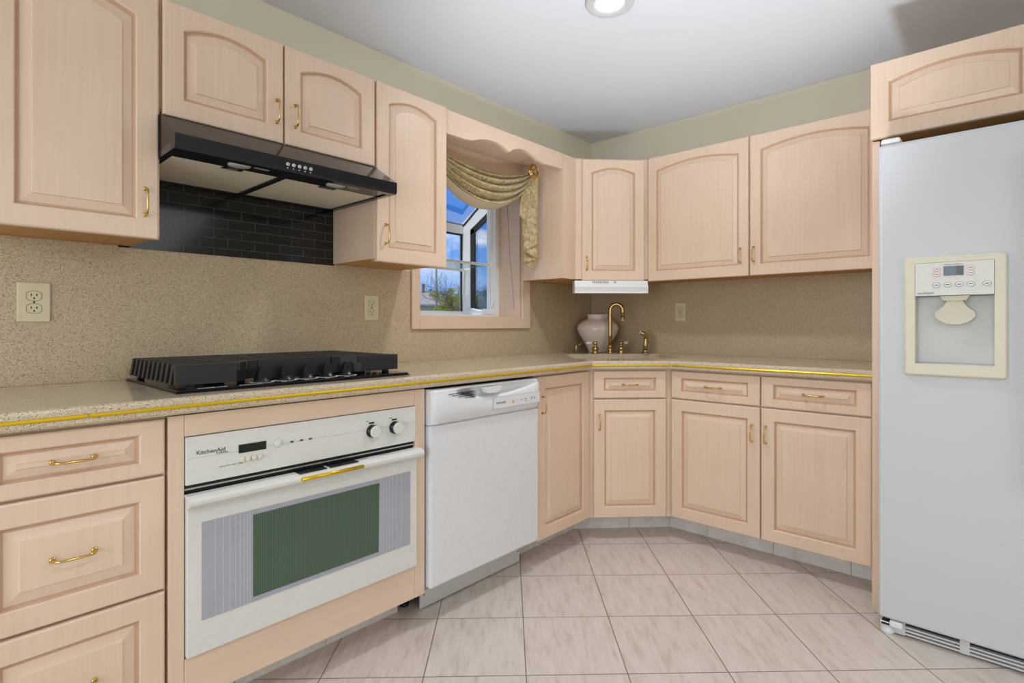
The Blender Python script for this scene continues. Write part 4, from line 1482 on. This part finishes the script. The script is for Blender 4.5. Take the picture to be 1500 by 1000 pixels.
# ================================================================ outdoors
GZ = -1.4
b = MB(mat('lawn', (112, 122, 70), 0.9, var=0.25, bscale=3)); b.box(-60, 90, 0.8, 150, GZ - 0.2, GZ)
struct(b.build('ground'))
ROOF = mat('grey_shingle', (138, 138, 142), 0.9, var=0.3, bscale=9, bump=0.6)
SIDING = mat('pale_siding', (206, 202, 192), 0.8)
BRK = mat('chimney_brick', (112, 82, 70), 0.9, var=0.2, bscale=14)


def along(px, y, top=None):
    """a sight line out of the window: x at depth y, and a height on it"""
    th = math.radians(41.936)
    k_ = (px - 762.2) / 795.9
    dx_, dy_ = math.cos(th) + k_ * math.sin(th), math.sin(th) - k_ * math.cos(th)
    t_ = (y + 2.2376) / dy_
    x = -3.2564 + t_ * dx_
    return x if top is None else (x, 1.1189 + t_ * (474.5 - top) / 795.9)


hx, hz = along(628, 45, 426)
hs = empty('house', (hx, 45.0, GZ), 'grey-roofed house beyond the window', 'house', math.radians(-35))
rid = hz - GZ
b = MB(SIDING); b.box(-9, 4.4, -4, 4, 0, rid - 1.55); b.build('house_wall', hs)
b = MB(ROOF)
ev = rid - 1.6
pts = [(-9.6, -4.6, ev), (5.0, -4.6, ev), (5.0, 4.6, ev), (-9.6, 4.6, ev), (-9.6, 0, rid), (0.0, 0, rid)]
lo_v = [b.bm.verts.new(p) for p in pts]; un = [b.bm.verts.new((p[0], p[1], p[2] - 0.15)) for p in pts[:4]]
for fct in ((0, 1, 5, 4), (1, 2, 5), (2, 3, 4, 5), (3, 0, 4)): b.quadface([lo_v[i] for i in fct])
for k in range(4): b.quadface([un[k], un[(k + 1) % 4], lo_v[(k + 1) % 4], lo_v[k]])
b.quadface(un[::-1]); b.build('roof', hs)
b = MB(BRK); b.box(-0.75, -0.45, -0.7, -0.4, rid - 0.5, rid + 0.7); b.build('chimney', hs)
for x in (-7.5, -4.5, -1.5, 1.8):
    boxobj('house_window', SCREEN, hs, x, x + 1.1, -4.03, -4.001, 1.2, 2.6)

BARK = mat('bark', (92, 80, 70), 0.9, var=0.2, bscale=6)
LEAFS = {'lime': mat('lime_leaf', (168, 172, 66), 0.7, var=0.25, bscale=2), 'green': mat('green_leaf', (96, 116, 54), 0.7, var=0.3, bscale=2), 'bare': mat('bud_leaf', (142, 136, 74), 0.7, var=0.3, bscale=2), 'dark': mat('conifer_leaf', (58, 78, 48), 0.8, var=0.3, bscale=3)}


def tree(loc, hgt, leaf, nleaf, lsize, label, seed, spread=0.55, levels=5, trunk=0.12, lean=(0, 0)):
    rnd = random.Random(seed)
    o = empty('tree', loc, label, 'tree', group=None)
    b = MB(BARK)
    tips = []

    def grow(p, d, L, r, lev):
        d = d.normalized()
        mid = p + d * L * 0.5 + Vector((rnd.uniform(-1, 1), rnd.uniform(-1, 1), rnd.uniform(-.3, .3))) * L * 0.07
        q_ = p + d * L + Vector((rnd.uniform(-1, 1), rnd.uniform(-1, 1), 0)) * L * 0.06
        b.tube([p, mid, q_], [r, r * 0.85, r * 0.68], seg=6 if lev > 2 else 3, caps=False)
        if lev <= 2: tips.append((mid, L)); tips.append((q_, L))
        if lev == 0: return
        for k in range(3 if lev > 1 else 3):
            ax = Vector((rnd.uniform(-1, 1), rnd.uniform(-1, 1), rnd.uniform(-0.2, 0.7)))
            nd = d * (1 - spread * 0.45) + ax.normalized() * spread * rnd.uniform(0.7, 1.15)
            grow(q_ if k < 2 else mid, nd, L * rnd.uniform(0.62, 0.80), r * 0.62, lev - 1)
    grow(Vector((0, 0, 0)), Vector((lean[0], lean[1], 1)), hgt * 0.30, trunk, levels)
    b.build('trunk', o)
    b = MB(LEAFS[leaf])
    for k in range(nleaf):
        p, L = rnd.choice(tips)
        p = p + Vector((rnd.gauss(0, 1), rnd.gauss(0, 1), rnd.gauss(0, 1))) * L * 0.38
        a = Vector((rnd.uniform(-1, 1), rnd.uniform(-1, 1), rnd.uniform(-1, 1))).normalized()
        c_ = a.cross(Vector((0.3, 0.5, 0.8))).normalized()
        s = lsize * rnd.uniform(0.6, 1.3)
        b.quadface([b.bm.verts.new(p + a * s), b.bm.verts.new(p + c_ * s * 0.6), b.bm.verts.new(p - a * s), b.bm.verts.new(p - c_ * s * 0.6)])
    fo_ = b.build('foliage', o)
    fo_['kind'] = 'stuff'
    return o


for px_, yy, top_, leaf_, nl, ls, lab, sd, kw in (
        (664, 26, 406, 'lime', 9000, 0.055, 'bushy lime green tree right of the grey house roof', 3, dict(trunk=0.07, levels=6)),
        (733, 12, 345, 'bare', 1600, 0.022, 'nearly bare tree with dark slanting branches close outside the window', 8, dict(spread=0.62, lean=(-0.18, 0.0), trunk=0.075, levels=6)),
        (712, 30, 408, 'green', 7000, 0.07, 'olive green tree seen through the side pane beyond the bare tree', 12, {})):
    x_, z_ = along(px_, yy, top_)
    tree((x_, yy, GZ), (z_ - GZ) * 1.02, leaf_, nl, ls, lab, sd, **kw)


def conifer(loc, hgt, label, seed):
    rnd = random.Random(seed)
    o = empty('conifer', loc, label, 'tree')
    b = MB(BARK); b.tube([(0, 0, 0), (0, 0, hgt)], [0.14, 0.02], seg=6); b.build('trunk', o)
    b = MB(LEAFS['dark'])
    for k in range(900):
        z_ = hgt * rnd.uniform(0.15, 1.0)
        r_ = 0.30 * (hgt - z_) * rnd.uniform(0.3, 1.0) + 0.05
        a = rnd.uniform(0, 2 * PI)
        p = Vector((r_ * math.cos(a), r_ * math.sin(a), z_))
        dd_ = Vector((math.cos(a), math.sin(a), rnd.uniform(-0.5, 0.2))) * 0.22
        c_ = Vector((-math.sin(a), math.cos(a), 0)) * 0.09
        b.quadface([b.bm.verts.new(p + dd_), b.bm.verts.new(p + c_), b.bm.verts.new(p - dd_), b.bm.verts.new(p - c_)])
    b.build('foliage', o)['kind'] = 'stuff'


x_, z_ = along(631, 62, 423)
conifer((x_, 62, GZ), z_ - GZ, 'small dark conifer behind the ridge of the grey roof', 4)
x_, z_ = along(639, 34, 396)
pl = empty('utility_pole', (x_, 34, GZ), 'thin grey utility pole rising behind the grey roof', 'pole')
b = MB(mat('pole_wood', (128, 122, 116), 0.9)); b.tube([(0, 0, 0), (0, 0, 9.5)], [0.11, 0.08], seg=8); b.build('post', pl)
boxobj('crossarm', BARK, pl, -1.0, 1.0, -0.06, 0.06, 8.6, 8.75)
